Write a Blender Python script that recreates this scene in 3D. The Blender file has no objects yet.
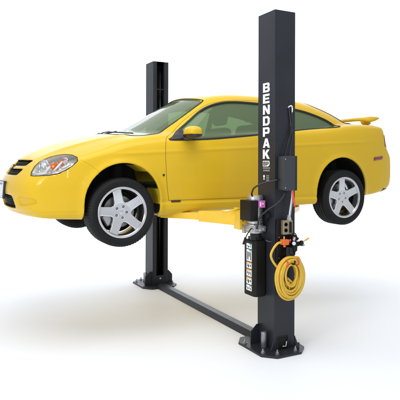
import numpy as np
F = np.float32
import bpy, bmesh, math, random
from mathutils import Vector, Matrix
random.seed(7); rng = np.random.default_rng(7)
PI = math.pi
C = bpy.context.scene.collection
CARX, CARY, ZB = .0913, .1203, 1.15
# ---------------------------------------------------------------- materials
def mat(name, col, rough=.5, metal=0., coat=0., bump=0., bscale=200., noise=0., nscale=20., trans=0., emit=None, alpha=1., spec=.5):
    m = bpy.data.materials.new(name); m.use_nodes = True; nt = m.node_tree; b = nt.nodes['Principled BSDF']
    b.inputs['Base Color'].default_value = (*col, 1); b.inputs['Roughness'].default_value = rough
    b.inputs['Metallic'].default_value = metal; b.inputs['Coat Weight'].default_value = coat
    b.inputs['Coat Roughness'].default_value = .03; b.inputs['Transmission Weight'].default_value = trans
    b.inputs['Specular IOR Level'].default_value = spec
    tc = nt.nodes.new('ShaderNodeTexCoord')
    if noise:
        n = nt.nodes.new('ShaderNodeTexNoise'); n.inputs['Scale'].default_value = nscale; n.inputs['Detail'].default_value = 6
        nt.links.new(tc.outputs['Object'], n.inputs['Vector'])
        r = nt.nodes.new('ShaderNodeValToRGB')
        r.color_ramp.elements[0].position = .3; r.color_ramp.elements[1].position = .7
        r.color_ramp.elements[0].color = (*[c*(1-noise) for c in col], 1); r.color_ramp.elements[1].color = (*[min(1, c*(1+noise)) for c in col], 1)
        nt.links.new(n.outputs['Fac'], r.inputs['Fac']); nt.links.new(r.outputs['Color'], b.inputs['Base Color'])
        mr = nt.nodes.new('ShaderNodeMapRange'); mr.inputs['To Min'].default_value = rough*.85; mr.inputs['To Max'].default_value = min(1, rough*1.2)
        nt.links.new(n.outputs['Fac'], mr.inputs['Value']); nt.links.new(mr.outputs['Result'], b.inputs['Roughness'])
    if bump:
        n = nt.nodes.new('ShaderNodeTexNoise'); n.inputs['Scale'].default_value = bscale
        nt.links.new(tc.outputs['Object'], n.inputs['Vector'])
        k = nt.nodes.new('ShaderNodeBump'); k.inputs['Strength'].default_value = bump; k.inputs['Distance'].default_value = .001
        nt.links.new(n.outputs['Fac'], k.inputs['Height']); nt.links.new(k.outputs['Normal'], b.inputs['Normal'])
    return m
def glass(name, tint, gloss=.9, rough=.0, opaque=0., ocol=(.1, .1, .1)):
    m = bpy.data.materials.new(name); m.use_nodes = True; nt = m.node_tree; nt.nodes.clear()
    out = nt.nodes.new('ShaderNodeOutputMaterial'); t = nt.nodes.new('ShaderNodeBsdfTransparent'); t.inputs[0].default_value = (*tint, 1)
    g = nt.nodes.new('ShaderNodeBsdfGlossy'); g.inputs['Roughness'].default_value = rough; g.inputs[0].default_value = (gloss, gloss, gloss, 1)
    f = nt.nodes.new('ShaderNodeFresnel'); f.inputs[0].default_value = 1.3; mx = nt.nodes.new('ShaderNodeMixShader')
    base = t
    if opaque:
        d = nt.nodes.new('ShaderNodeBsdfDiffuse'); d.inputs[0].default_value = (*ocol, 1); m2 = nt.nodes.new('ShaderNodeMixShader')
        m2.inputs[0].default_value = opaque; nt.links.new(t.outputs[0], m2.inputs[1]); nt.links.new(d.outputs[0], m2.inputs[2]); base = m2
    nt.links.new(f.outputs[0], mx.inputs[0]); nt.links.new(base.outputs[0], mx.inputs[1]); nt.links.new(g.outputs[0], mx.inputs[2])
    nt.links.new(mx.outputs[0], out.inputs[0]); return m
M = dict(
    lampsilver=mat('lamp_silver', (.95, .96, .97), .30, .6),
    paint=mat('yellow_paint', (.675, .435, .022), .34, coat=.5, noise=.015, nscale=3, spec=.2), shadedpaint=mat('shaded_paint', (.50, .36, .02), .6, spec=.2),  # inner fender yellow: body paint darkened for the shade inside the arch
    gap=mat('gap_black', (.02, .014, .004), .8), rubber=mat('rubber', (.012, .012, .013), .6, bump=.2, bscale=300),
    tyre=mat('tyre_rubber', (.010, .010, .011), .62, spec=.22, bump=.25, bscale=400, noise=.2, nscale=30),
    liner=mat('liner_plastic', (.010, .010, .010), .8, spec=.15, bump=.3, bscale=120), trim=mat('black_trim', (.02, .02, .022), .35),
    interior=mat('interior_cloth', (.09, .10, .085), .9, bump=.3, bscale=300), seat=mat('seat_cloth', (.13, .135, .12), .9, bump=.3, bscale=400),
    glass=glass('window_glass', (.40, .52, .33), opaque=.52, ocol=(.185, .26, .14)), lens=glass('lamp_lens', (.93, .95, .95)),
    chrome=mat('chrome', (.85, .86, .88), .12, 1.), alloy=mat('alloy', (.74, .74, .76), .26, 1., noise=.04, nscale=8), steel=mat('steel', (.45, .45, .46), .35, 1., noise=.15, nscale=30),
    disc=mat('brake_disc', (.28, .27, .26), .45, 1.), amber=mat('amber', (.80, .15, .004), .25, coat=.5), red=mat('red_lens', (.20, .012, .010), .25, coat=.8),
    redplastic=mat('red_plastic', (.75, .05, .03), .4), gold=mat('gold', (.7, .45, .08), .3, 1.), plate=mat('plate_white', (.72, .76, .82), .4, noise=.08, nscale=60),
    plateblue=mat('plate_blue', (.12, .2, .4), .4), grille=mat('grille', (.015, .015, .017), .5),
    slate=mat('slate_powder_coat', (.019, .0215, .029), .40, spec=.3, bump=.25, bscale=260, noise=.12, nscale=5, coat=.06), dullsteel=mat('dull_steel', (.30, .31, .33), .35, .8, noise=.2, nscale=20),
    slate2=mat('control_box_grey', (.034, .038, .047), .38, bump=.2, bscale=260, coat=.1),
    armyellow=mat('arm_yellow', (.80, .50, .02), .38, bump=.15, bscale=150, coat=.3, noise=.05, nscale=12),
    black=mat('black_plastic', (.009, .008, .007), .42, spec=.22, bump=.2, bscale=200), blackm=mat('black_metal', (.012, .012, .013), .35, spec=.3),
    cable=mat('cable_black', (.012, .012, .013), .3), conduit=mat('conduit_grey', (.5, .52, .55), .35, .6), white=mat('white_vinyl', (.85, .86, .88), .5),
    hose=mat('hose_yellow', (.68, .43, .025), .35, coat=.3, noise=.06, nscale=30), orange=mat('orange_fitting', (.75, .14, .02), .35), brass=mat('brass', (.7, .5, .15), .3, 1.),
    beige=mat('outlet_plate', (.34, .28, .18), .35, .6, noise=.1, nscale=80), purple=mat('purple_label', (.62, .14, .48), .5), teal=mat('teal_print', (.03, .35, .3), .5),
    orangep=mat('orange_print', (.85, .42, .04), .5), ink=mat('black_print', (.02, .02, .02), .5), silver=mat('cast_aluminium', (.55, .56, .57), .38, .9, bump=.4, bscale=120, noise=.1, nscale=40),
    greyink=mat('grey_print', (.36, .37, .40), .5), redtag=mat('red_strap', (.80, .09, .06), .6), bulb=mat('bulb_glass', (.8, .82, .85), .08, .6),
    floor=mat('studio_floor', (.855, .885, .935), .6, bump=0., spec=.3))
for m_ in (M['paint'],):
    b_ = m_.node_tree.nodes['Principled BSDF']; b_.inputs['IOR'].default_value = 1.3; b_.inputs['Coat IOR'].default_value = 1.32
# ---------------------------------------------------------------- objects
def empty(name, loc=(0, 0, 0), parent=None):
    o = bpy.data.objects.new(name, None); C.objects.link(o); o.location = loc; o.parent = parent; o.empty_display_size = .1; return o
def tag(o, label, cat, group=None, kind=None):
    o['label'] = label
    if cat: o['category'] = cat
    if group: o['group'] = group
    if kind: o['kind'] = kind
    return o
def obj(name, verts, faces, mats, parent=None, smooth=False, midx=None, normals=None, loc=None, bevel=0., seg=2, label=None):
    me = bpy.data.meshes.new(name)
    if isinstance(verts, np.ndarray): verts = verts.tolist()
    if isinstance(faces, np.ndarray): faces = faces.tolist()
    me.from_pydata(verts, [], faces)
    for m in (mats if isinstance(mats, (list, tuple)) else [mats]): me.materials.append(M[m])
    if midx is not None: me.polygons.foreach_set('material_index', list(midx))
    me.polygons.foreach_set('use_smooth', [bool(smooth)]*len(me.polygons))
    if normals is not None: me.normals_split_custom_set_from_vertices(normals.tolist() if isinstance(normals, np.ndarray) else normals)
    me.update()
    o = bpy.data.objects.new(name, me); C.objects.link(o); o.parent = parent
    if loc: o.location = loc
    if bevel:
        b = o.modifiers.new('bevel', 'BEVEL'); b.width = bevel; b.segments = seg; b.limit_method = 'ANGLE'; b.angle_limit = math.radians(35)
        b.harden_normals = False; me.polygons.foreach_set('use_smooth', [True]*len(me.polygons))
        e = o.modifiers.new('wn', 'WEIGHTED_NORMAL'); e.keep_sharp = True
    if label: o['label'] = label
    return o
class MB:
    def __init__(s): s.v = []; s.f = []; s.m = []
    def add(s, v, f, m=0):
        n = len(s.v); s.v += [tuple(map(float, p)) for p in v]; s.f += [tuple(i+n for i in q) for q in f]; s.m += [m]*len(f); return s
    def box(s, a, b, m=0, rot=None, piv=None):
        v = [(x, y, z) for x in (a[0], b[0]) for y in (a[1], b[1]) for z in (a[2], b[2])]
        if rot is not None:
            p = Vector(piv if piv else [(a[i]+b[i])/2 for i in range(3)]); v = [tuple(rot @ (Vector(q)-p)+p) for q in v]
        return s.add(v, [(0, 1, 3, 2), (4, 6, 7, 5), (0, 4, 5, 1), (2, 3, 7, 6), (0, 2, 6, 4), (1, 5, 7, 3)], m)
    def prism(s, poly, lo, hi, ax=2, m=0):      # polygon in the other two axes, extruded along ax
        n = len(poly); oth = [i for i in range(3) if i != ax]; v = []
        for h in (lo, hi):
            for p in poly:
                q = [0, 0, 0]; q[oth[0]] = p[0]; q[oth[1]] = p[1]; q[ax] = h; v.append(q)
        f = [tuple(range(n))[::-1], tuple(range(n, 2*n))]+[(i, (i+1) % n, n+(i+1) % n, n+i) for i in range(n)]
        return s.add(v, f, m)
    def tube(s, pts, r, n=10, m=0, caps=True, closed=False):
        P = [Vector(p) for p in pts]; R = r if isinstance(r, (list, tuple)) else [r]*len(P); v = []; f = []; up = None; L = len(P)
        for i, p in enumerate(P):
            t = (P[(i+1) % L]-P[i-1]) if closed else (P[min(i+1, L-1)]-P[max(i-1, 0)])
            t.normalize()
            if up is None: up = t.orthogonal().normalized()
            else:
                up = up-t*up.dot(t); up = up.normalized() if up.length > 1e-6 else t.orthogonal().normalized()
            b = t.cross(up)
            for k in range(n):
                a = 2*PI*k/n; v.append(p+(up*math.cos(a)+b*math.sin(a))*R[i])
        for i in range(L if closed else L-1):
            j = (i+1) % L
            for k in range(n): f.append((i*n+k, i*n+(k+1) % n, j*n+(k+1) % n, j*n+k))
        if caps and not closed: f += [tuple(range(n))[::-1], tuple((L-1)*n+k for k in range(n))]
        return s.add(v, f, m)
    def cyl(s, a, b, r, n=24, m=0): return s.tube([a, b], r, n, m)
    def lathe(s, prof, cen, axis, n=32, m=0):   # prof: (radius, distance along axis)
        ax = Vector(axis).normalized(); u = ax.orthogonal().normalized(); w = ax.cross(u); c = Vector(cen); v = []; f = []
        for r, h in prof:
            for k in range(n):
                a = 2*PI*k/n; v.append(c+ax*h+(u*math.cos(a)+w*math.sin(a))*r)
        for i in range(len(prof)-1):
            for k in range(n): f.append((i*n+k, i*n+(k+1) % n, (i+1)*n+(k+1) % n, (i+1)*n+k))
        if prof[0][0] > 1e-5: f.append(tuple(range(n))[::-1])
        if prof[-1][0] > 1e-5: f.append(tuple((len(prof)-1)*n+k for k in range(n)))
        return s.add(v, f, m)
    def build(s, name, mats, parent=None, smooth=False, bevel=0., seg=2, loc=None, label=None, auto=False):
        o = obj(name, s.v, s.f, mats, parent, smooth, s.m, None, loc, bevel, seg, label)
        bm = bmesh.new(); bm.from_mesh(o.data); bmesh.ops.recalc_face_normals(bm, faces=bm.faces)
        if auto:
            for e in bm.edges:
                if len(e.link_faces) == 2 and e.calc_face_angle() > math.radians(35): e.smooth = False
            for fc in bm.faces: fc.smooth = True
        bm.to_mesh(o.data); bm.free(); return o
def spline(pts, n=12, closed=False):
    P = [np.array(p, float) for p in pts]; out = []; L = len(P)
    for i in range(L if closed else L-1):
        a, b, c, d = (P[(i-1) % L], P[i], P[(i+1) % L], P[(i+2) % L]) if closed else (P[max(i-1, 0)], P[i], P[i+1], P[min(i+2, L-1)])
        for k in range(n):
            t = k/n; out.append(.5*((2*b)+(c-a)*t+(2*a-5*b+4*c-d)*t*t+(-a+3*b-3*c+d)*t**3))
    if not closed: out.append(P[-1])
    return out
def text_mesh(txt, size, bold=.0, depth=.0008, sx=1., spacing=1.):
    cu = bpy.data.curves.new('lettering', 'FONT'); cu.body = txt; cu.size = size; cu.offset = bold; cu.extrude = depth; cu.align_x = 'CENTER'; cu.space_character = spacing
    cu.resolution_u = 3
    o = bpy.data.objects.new('lettering', cu); C.objects.link(o); dg = bpy.context.evaluated_depsgraph_get()
    me = bpy.data.meshes.new_from_object(o.evaluated_get(dg)); bpy.data.objects.remove(o); bpy.data.curves.remove(cu)
    v = [(p.co.x*sx, p.co.y, p.co.z) for p in me.vertices]; f = [tuple(p.vertices) for p in me.polygons]; bpy.data.meshes.remove(me); return v, f
# ---------------------------------------------------------------- surface extraction
def nets(S, org, h, mask=None):
    ins = S < 0; nx, ny, nz = S.shape; cnt = np.zeros((nx-1, ny-1, nz-1), np.int8); offs = [(i, j, k) for i in (0, 1) for j in (0, 1) for k in (0, 1)]
    for i, j, k in offs: cnt += ins[i:nx-1+i, j:ny-1+j, k:nz-1+k]
    act = (cnt > 0) & (cnt < 8)
    if mask is not None: act &= mask
    I, J, K = np.nonzero(act); idx = np.full(act.shape, -1, np.int32); idx[I, J, K] = np.arange(len(I))
    val = {o: S[I+o[0], J+o[1], K+o[2]] for o in offs}; acc = np.zeros((len(I), 3)); num = np.zeros(len(I))
    for o in offs:
        for ax in range(3):
            if o[ax] == 0:
                q = list(o); q[ax] = 1; q = tuple(q); a, b = val[o], val[q]; cr = (a < 0) != (b < 0)
                t = np.where(cr, a/np.where(a == b, 1, a-b), 0); p = np.zeros((len(I), 3)); p[:] = o; p[:, ax] = t
                acc += p*cr[:, None]; num += cr
    V = (np.stack([I, J, K], 1)+acc/num[:, None])*h+np.array(org); Q = []
    for ax in range(3):
        sl0 = [slice(None)]*3; sl1 = [slice(None)]*3; sl0[ax] = slice(0, -1); sl1[ax] = slice(1, None)
        a = ins[tuple(sl0)]; b = ins[tuple(sl1)]; o1, o2 = [(1, 2), (2, 0), (0, 1)][ax]
        for sgn, cr in ((0, a & ~b), (1, ~a & b)):
            P = np.stack(np.nonzero(cr), 1); ok = (P[:, o1] > 0) & (P[:, o2] > 0) & (P[:, o1] < S.shape[o1]-1) & (P[:, o2] < S.shape[o2]-1); P = P[ok]
            def c(d1, d2):
                q = P.copy(); q[:, o1] -= d1; q[:, o2] -= d2; return idx[q[:, 0], q[:, 1], q[:, 2]]
            q = np.stack([c(1, 1), c(0, 1), c(0, 0), c(1, 0)], 1); q = q[(q >= 0).all(1)]
            Q.append(q if sgn == 0 else q[:, ::-1])
    return V, np.concatenate(Q)
def grad(f, V, e=.004):
    G = np.empty(V.shape)
    for a in range(3):
        d = np.zeros(3); d[a] = e; p = V+d; m = V-d
        G[:, a] = (f(p[:, 0], p[:, 1], p[:, 2]).astype(float)-f(m[:, 0], m[:, 1], m[:, 2]))/(2*e)
    return G
def newton(f, V, it=3, lim=.005):
    V0 = V.copy()
    for _ in range(it):
        s = f(V[:, 0], V[:, 1], V[:, 2]).astype(float); G = grad(f, V, .003); g2 = (G**2).sum(1)+1e-9
        V = V-(s/g2)[:, None]*G; d = V-V0; L = np.linalg.norm(d, axis=1); k = np.minimum(1, lim/(L+1e-12)); V = V0+d*k[:, None]
    return V
def snap(V, g, h, surf=None, it=2):     # slide the vertices near g=0 on to it
    s = g(V[:, 0], V[:, 1], V[:, 2]).astype(float); sel = np.abs(s) < h*.62
    P = V[sel]; P0 = P.copy()
    for _ in range(it):
        G = grad(g, P, .002)
        if surf is not None:
            N = grad(surf, P, .004); N /= np.linalg.norm(N, axis=1)[:, None]+1e-9; G = G-(G*N).sum(1)[:, None]*N
        s = g(P[:, 0], P[:, 1], P[:, 2]).astype(float); g2 = (G**2).sum(1); st = np.where(g2[:, None] > .15, (s/(g2+1e-9))[:, None]*G, 0)
        P = P-st
        if surf is not None: P = newton(surf, P, 1, .004)
    d = P-P0; L = np.linalg.norm(d, axis=1); P = P0+d*np.minimum(1, h*.9/(L+1e-9))[:, None]
    V = V.copy(); V[sel] = P; return V
def take(V, Q, N=None):
    u, inv = np.unique(Q, return_inverse=True); return V[u], inv.reshape(Q.shape), (N[u] if N is not None else None)
def mirror(V, Q, N=None, both=True):
    W = V*[1, -1, 1]; R = Q[:, ::-1]; NN = N*[1, -1, 1] if N is not None else None
    if not both: return W, R, NN
    return np.concatenate([V, W]), np.concatenate([Q, R+len(V)]), (np.concatenate([N, NN]) if N is not None else None)
def unit(N): return N/(np.linalg.norm(N, axis=1)[:, None]+1e-9)
# ---------------------------------------------------------------- car body shape
def curve(pts, lo, hi, n=1200, blur=.03):
    xs = np.linspace(lo, hi, n); px, pv = zip(*pts)
    v = np.interp(xs, px, pv); k = max(1, int(blur/(hi-lo)*n))
    w = np.exp(-.5*(np.arange(-3*k, 3*k+1)/k)**2); w /= w.sum()
    v = np.convolve(np.pad(v, 3*k, mode='edge'), w, mode='valid')
    def f(x):
        t = (np.asarray(x)-lo)*((n-1)/(hi-lo)); t = np.clip(t, 0, n-1.001)
        i = t.astype(np.int32); return (v[i]+(v[i+1]-v[i])*(t-i)).astype(F)
    return f
def poly_dist(px, pz, poly):
    d = np.full(px.shape, 1e9); ins = np.zeros(px.shape, bool); n = len(poly)
    for i in range(n):
        ax, az = poly[i]; bx, bz = poly[(i+1) % n]; ex, ez = bx-ax, bz-az
        wx, wz = px-ax, pz-az
        t = np.clip((wx*ex+wz*ez)/(ex*ex+ez*ez+1e-12), 0, 1)
        d = np.minimum(d, (wx-ex*t)**2+(wz-ez*t)**2)
        c = ((az > pz) != (bz > pz)) & (px < (bx-ax)*(pz-az)/((bz-az) if bz != az else 1e-12)+ax)
        ins ^= c
    d = np.sqrt(d); return np.where(ins, -d, d)
def smooth_closed(poly, it=2):
    p = np.array(poly, float)
    for _ in range(it):
        q = np.roll(p, -1, 0); p = np.stack([.75*p+.25*q, .25*p+.75*q], 1).reshape(-1, p.shape[1])
    return p
def table2d(poly, lo, hi, step=.008, blur=.012, rnd=1):
    nx = int((hi[0]-lo[0])/step)+1; nz = int((hi[1]-lo[1])/step)+1
    X, Z = np.meshgrid(lo[0]+np.arange(nx)*step, lo[1]+np.arange(nz)*step, indexing='ij')
    D = poly_dist(X, Z, smooth_closed(poly, rnd) if rnd else np.array(poly, float))
    k = max(1, blur/step); r = int(3*k)+1; w = np.exp(-.5*(np.arange(-r, r+1)/k)**2); w /= w.sum()
    D = sum(w[i]*np.pad(D, ((r, r), (0, 0)), mode='edge')[i:i+nx] for i in range(2*r+1))
    D = sum(w[i]*np.pad(D, ((0, 0), (r, r)), mode='edge')[:, i:i+nz] for i in range(2*r+1))
    D = D.astype(F)
    def f(x, z):
        a = np.clip((x-lo[0])/step, 0, nx-1.001); b = np.clip((z-lo[1])/step, 0, nz-1.001)
        i = a.astype(np.int32); j = b.astype(np.int32); a = (a-i).astype(F); b = (b-j).astype(F)
        return (D[i, j]*(1-a)+D[i+1, j]*a)*(1-b)+(D[i, j+1]*(1-a)+D[i+1, j+1]*a)*b
    return f
def smax(a, b, k):
    h = np.clip(.5+.5*(a-b)/k, 0, 1); return b+(a-b)*h+k*h*(1-h)
def smin(a, b, k): return -smax(-a, -b, k)
def sstep(x, a, b):
    t = np.clip((x-a)/(b-a), 0, 1); return t*t*(3-2*t)

LOW = [(-2.07, 1.145), (-2.17, 1.175), (-2.215, 1.265), (-2.228, 1.41), (-2.198, 1.50), (-2.135, 1.595), (-2.065, 1.675), (-1.98, 1.732),
       (-1.87, 1.783), (-1.73, 1.838), (-1.45, 1.913), (-1.16, 1.95), (-.9, 1.98), (0, 2.03), (1.0, 2.09), (1.55, 2.135), (1.85, 2.14),
       (2.05, 2.13), (2.11, 2.095), (2.125, 2.0), (2.155, 1.88), (2.25, 1.77), (2.262, 1.65), (2.265, 1.45), (2.23, 1.335), (2.0, 1.28),
       (1.8, 1.257), (1.0, 1.185), (0, 1.168), (-.95, 1.145), (-1.6, 1.13)]
GRN = [(-1.32, 1.895), (-1.10, 1.968), (-.90, 2.058), (-.66, 2.195), (-.44, 2.325), (-.25, 2.385), (-.05, 2.41), (.15, 2.42), (.45, 2.42), (.8, 2.41),
       (1.05, 2.385), (1.28, 2.335), (1.50, 2.27), (1.70, 2.19), (1.88, 2.09), (1.8, 1.9), (-1.28, 1.84)]
T_low = table2d(LOW, (-2.6, 1.0), (2.6, 2.4), rnd=2)
T_grn = table2d(GRN, (-2.0, 1.5), (2.5, 2.7), rnd=2)
sF = curve([(0, 0), (.2, .008), (.4, .035), (.55, .075), (.68, .13), (.78, .2), (.9, .3)], 0, 1, blur=.04)
sR = curve([(0, 0), (.2, .006), (.4, .02), (.55, .04), (.68, .065), (.78, .11), (.9, .19)], 0, 1, blur=.04)
sG = curve([(0, 0), (.2, .012), (.35, .04), (.5, .085), (.6, .13), (.75, .21)], 0, 1, blur=.04)
W_low = curve([(1.0, .74), (1.10, .775), (1.155, .805), (1.20, .836), (1.255, .842), (1.30, .848), (1.45, .860), (1.60, .8625), (2.6, .8625)], 1, 2.6, blur=.007)
W_sill = curve([(1, 0), (1.16, 0), (1.19, .010), (1.255, .014), (1.270, -.003), (1.285, -.003), (1.30, 0), (2.6, 0)], 1, 2.6, blur=.006)
W_up = curve([(-1, 0), (-.27, 0), (-.17, .004), (-.10, .012), (-.05, .024), (0, .05), (.05, .10), (.12, .2), (.5, .9)], -1, .5, blur=.018)
P_x = curve([(-2.4, .34), (-2.1, .165), (-1.95, .095), (-1.8, .05), (-1.6, .017), (-1.35, 0), (1.3, 0), (1.6, .012), (1.9, .045), (2.1, .09), (2.3, .2)], -2.4, 2.4, blur=.06)
G_x = curve([(-1.4, .03), (-1.2, .01), (-.9, .008), (-.5, .004), (0, 0), (.8, .01), (1.2, .05), (1.6, .12), (1.9, .2)], -1.5, 2, blur=.08)
def belt(x): return (1.872+.087*(x+.77)).astype(F)
def arch(x, z, dr=0.):
    def one(xc, zc, r):
        dx = np.abs(x-xc); dz = np.maximum(z-zc, 0)
        return np.sqrt(dx*dx+dz*dz)-(r+dr)
    return np.minimum(one(-1.302, 1.285, .352), one(1.268, 1.335, .366))
def lower(x, y, z):
    ay = np.abs(y)
    xe = x-sF(ay)*sstep(x, -.6, -1.7)+sR(ay)*sstep(x, .9, 1.7)
    crown = .07*(ay/.75)**2*(1+.5*sstep(x, -1.0, -2.0)-.3*sstep(x, .9, 1.6))
    ridge = .010*np.exp(-((ay-(.50+.13*(x+1.6)))/.05)**2)*sstep(x, -1.0, -1.3)*sstep(x, -2.1, -1.8)
    prof = T_low(xe, z+crown*sstep(z, 1.45, 1.8)-ridge)
    a = arch(x, z)
    w = W_low(z)+W_sill(z)*sstep(x, -1.02, -.90)*sstep(x, .98, .86)-W_up(z-belt(x))-P_x(x)+.017*np.exp(-(np.maximum(a, 0)/.038)**2)+.0055*np.exp(-((z-(1.742+.055*(x+.9)))/.017)**2)*sstep(x, -1.55, -1.2)*sstep(x, 1.9, 1.4)
    return smax(prof, ay-w, .05)
def green(x, y, z):
    ay = np.abs(y)
    xe = x-sG(ay)*sstep(x, .2, -.5)+sG(ay)*.8*sstep(x, .5, 1.2)
    prof = T_grn(xe, z+.075*(ay/.6)**2)
    zb = np.maximum(z-belt(x), -.03)
    w = .768-.52*zb-.12*np.maximum(zb, 0)**2-G_x(x)
    return smax(prof, (ay-w)*.88, .075)
def shell(x, y, z):
    return smin(lower(x, y, z), green(x, y, z), .028)
# ================================================================ the car
SIDE = [(-.814, 1.858), (-.459, 1.872), (-.12, 1.901), (.30, 1.945), (.647, 1.987), (.913, 2.015), (1.185, 2.036), (1.295, 2.053), (1.285, 2.075), (1.172, 2.135), (.973, 2.198), (.775, 2.236),
        (.45, 2.272), (.20, 2.284), (.033, 2.285), (-.118, 2.271), (-.272, 2.23), (-.406, 2.165), (-.57, 2.045), (-.79, 1.885)]
WSH = [(-1.30, -.7), (-1.30, 0), (-1.27, .30), (-1.20, .52), (-1.11, .66), (-1.0, .695), (-.90, .66), (-.79, .602), (-.54, .558), (-.333, .512), (-.325, .44), (-.365, .25), (-.38, 0), (-.38, -.7)]
BCK = [(.98, -.7), (.98, 0), (.99, .3), (1.04, .47), (1.10, .535), (1.30, .585), (1.54, .640), (1.60, .62), (1.70, .45), (1.76, .2), (1.77, 0), (1.77, -.7)]
HL3 = np.array([(-2.082, .605, 1.530), (-2.007, .535, 1.635), (-1.880, .560, 1.701), (-1.752, .655, 1.721), (-1.686, .812, 1.673), (-1.782, .811, 1.588), (-1.904, .779, 1.532), (-2.046, .680, 1.522)])
HN = unit(np.array([[-.62, .74, .26]]))[0]; HT = np.array([.767, .642, 0.]); HT = HT-HN*HT.dot(HN); HT /= np.linalg.norm(HT); HB = np.cross(HT, HN); HB *= np.sign(HB[2])
GRU = [(-1, 1.612), (0, 1.606), (.33, 1.606), (.395, 1.611), (.420, 1.648), (.405, 1.657), (.33, 1.660), (0, 1.664), (-1, 1.664)]
GRL = [(-1, 1.522), (0, 1.520), (.32, 1.522), (.368, 1.530), (.405, 1.572), (.38, 1.581), (.2, 1.580), (0, 1.580), (-1, 1.580)]
INT = [(-1, 1.225), (0, 1.225), (.36, 1.226), (.412, 1.238), (.388, 1.33), (.33, 1.345), (0, 1.348), (-1, 1.348)]
FOG = [(.47, 1.255), (.60, 1.262), (.70, 1.275), (.715, 1.31), (.69, 1.333), (.60, 1.340), (.50, 1.345), (.47, 1.33)]
DOOR = [(-.86, 1.285), (-.885, 1.45), (-.897, 1.65), (-.892, 1.79), (-.83, 1.907), (-.672, 2.04), (-.50, 2.17), (-.36, 2.25), (-.24, 2.285), (0, 2.318), (.25, 2.322), (.44, 2.316), (.47, 2.1), (.50, 1.8), (.50, 1.5), (.46, 1.285)]
BMP = [(-3, .9), (-1.53, .9), (-1.546, 1.575), (-1.692, 1.672), (-2.0, 1.70), (-3, 1.66)]
RBM = [(3, .9), (1.66, .9), (1.66, 1.69), (1.9, 1.735), (3, 1.76)]
HOODP = [(-3, -1), (-3, .60), (-2.02, .62), (-1.78, .70), (-1.45, .765), (-1.22, .772), (-1.16, .73), (-1.25, .54), (-1.33, .3), (-1.36, -1)]
lo2, hi2 = (-3.1, .8), (3.1, 2.6)
T_side = table2d(SIDE, (-1.2, 1.6), (1.7, 2.5), .005, .005); T_ws = table2d(WSH, (-1.7, -.75), (0, 1), .005, .006); T_bk = table2d(BCK, (.6, -.75), (2.1, 1), .005, .006)
hl2 = [(float(p @ HT), float(p @ HB)) for p in HL3]; hc = np.mean(hl2, 0)
T_hl = table2d(hl2, hc-.5, hc+.5, .004, .003, 1)
T_gu = table2d(GRU, (-.2, 1.0), (1, 1.9), .005, .005); T_gl = table2d(GRL, (-.2, 1.0), (1, 1.9), .005, .005); T_in = table2d(INT, (-.2, 1.0), (1, 1.9), .005, .008); T_fg = table2d(FOG, (-.2, 1.0), (1, 1.9), .005, .011, 2)
T_dr = table2d(DOOR, lo2, hi2, .01, .008); T_bm = table2d(BMP, lo2, hi2, .01, .008, 0); T_rb = table2d(RBM, lo2, hi2, .01, .008, 0); T_hd = table2d(HOODP, (-3.1, -1.1), (0, 1.2), .01, .01)
T_cab = table2d([(-1.02, 1.40), (-1.18, 1.86), (-.3, 2.5), (1.3, 2.6), (1.72, 2.12), (1.6, 2.02), (1.45, 1.9), (1.3, 1.40)], (-1.5, 1.2), (2.2, 2.7), .01, .02, 0)
def hlpoly(x, y, z):
    ay = np.abs(y); return T_hl(x*HT[0]+ay*HT[1]+z*HT[2], x*HB[0]+ay*HB[1]+z*HB[2])
def ext(T, a, b): return np.maximum(T, a)
def body_from(S, x, y, z):
    ay = np.abs(y); f = S
    f = np.maximum(f, -np.maximum(S+.035, T_cab(x, z)))
    f = np.maximum(f, -np.maximum(T_side(x, z), .35-ay))
    f = np.maximum(f, -np.maximum(np.maximum(np.maximum(T_ws(x, ay), x+.2), 1.8-z), -(S+.06)))
    f = np.maximum(f, -np.maximum(np.maximum(np.maximum(T_bk(x, ay), .8-x), 1.8-z), -(S+.06)))
    f = smax(f, -np.maximum(arch(x, z), .50-ay), .006)
    nose = x+1.8
    for T, d in ((T_gu, .05), (T_gl, .05), (T_in, .09)):
        f = smax(f, -np.maximum(np.maximum(T(ay, z), nose), -(S+d)), .006)
    f = f+.017*sstep(-T_fg(ay, z), -.004, .013)*sstep(x, -1.75, -1.85)+.006*np.exp(-((z-1.205)/.009)**2)*sstep(x, -1.66, -1.72)
    f = np.maximum(f, -np.maximum(np.maximum(hlpoly(x, y, z), x+1.55), -(S+.085)))
    return f
def body(x, y, z): return body_from(shell(x, y, z), x, y, z)
h = .0095
gx = (-2.30+h*np.arange(int(4.65/h))).astype(F); gy = (-h/2+h*np.arange(int(.98/h))).astype(F); gz = (1.10+h*np.arange(int(1.36/h))).astype(F)
S0 = np.empty((len(gx), len(gy), len(gz)), F); B0 = np.empty_like(S0)
for i0 in range(0, len(gx), 60):
    X_, Y_, Z_ = np.meshgrid(gx[i0:i0+60], gy, gz, indexing='ij'); s = shell(X_, Y_, Z_); S0[i0:i0+60] = s; B0[i0:i0+60] = body_from(s, X_, Y_, Z_)
org = (gx[0], gy[0], gz[0])
Vb, Qb = nets(B0, org, h); del B0
Vb = newton(body, Vb, 3, h*.6); Vb[:, 1] = np.where(Vb[:, 1] < h*.3, 0, Vb[:, 1])
def g_in(x, y, z): return shell(x, y, z)+.020
Vb = snap(Vb, g_in, h)
for g in (lambda x, y, z: T_dr(x, z), lambda x, y, z: T_bm(x, z), lambda x, y, z: T_rb(x, z), lambda x, y, z: np.maximum(T_hd(x, np.abs(y)), 1.66-z)):
    sel = g_in(*Vb.T) > .003; Vs = Vb[sel]; Vb[sel] = snap(Vs, g, h, shell)
Nb = unit(grad(body, Vb, .004))
car = empty('coupe_car', (CARX, CARY, ZB))
tag(car, 'yellow two-door coupe with rear spoiler raised in the air on the lift arms', 'car')
OFF = np.array([0, 0, -ZB])
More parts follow.
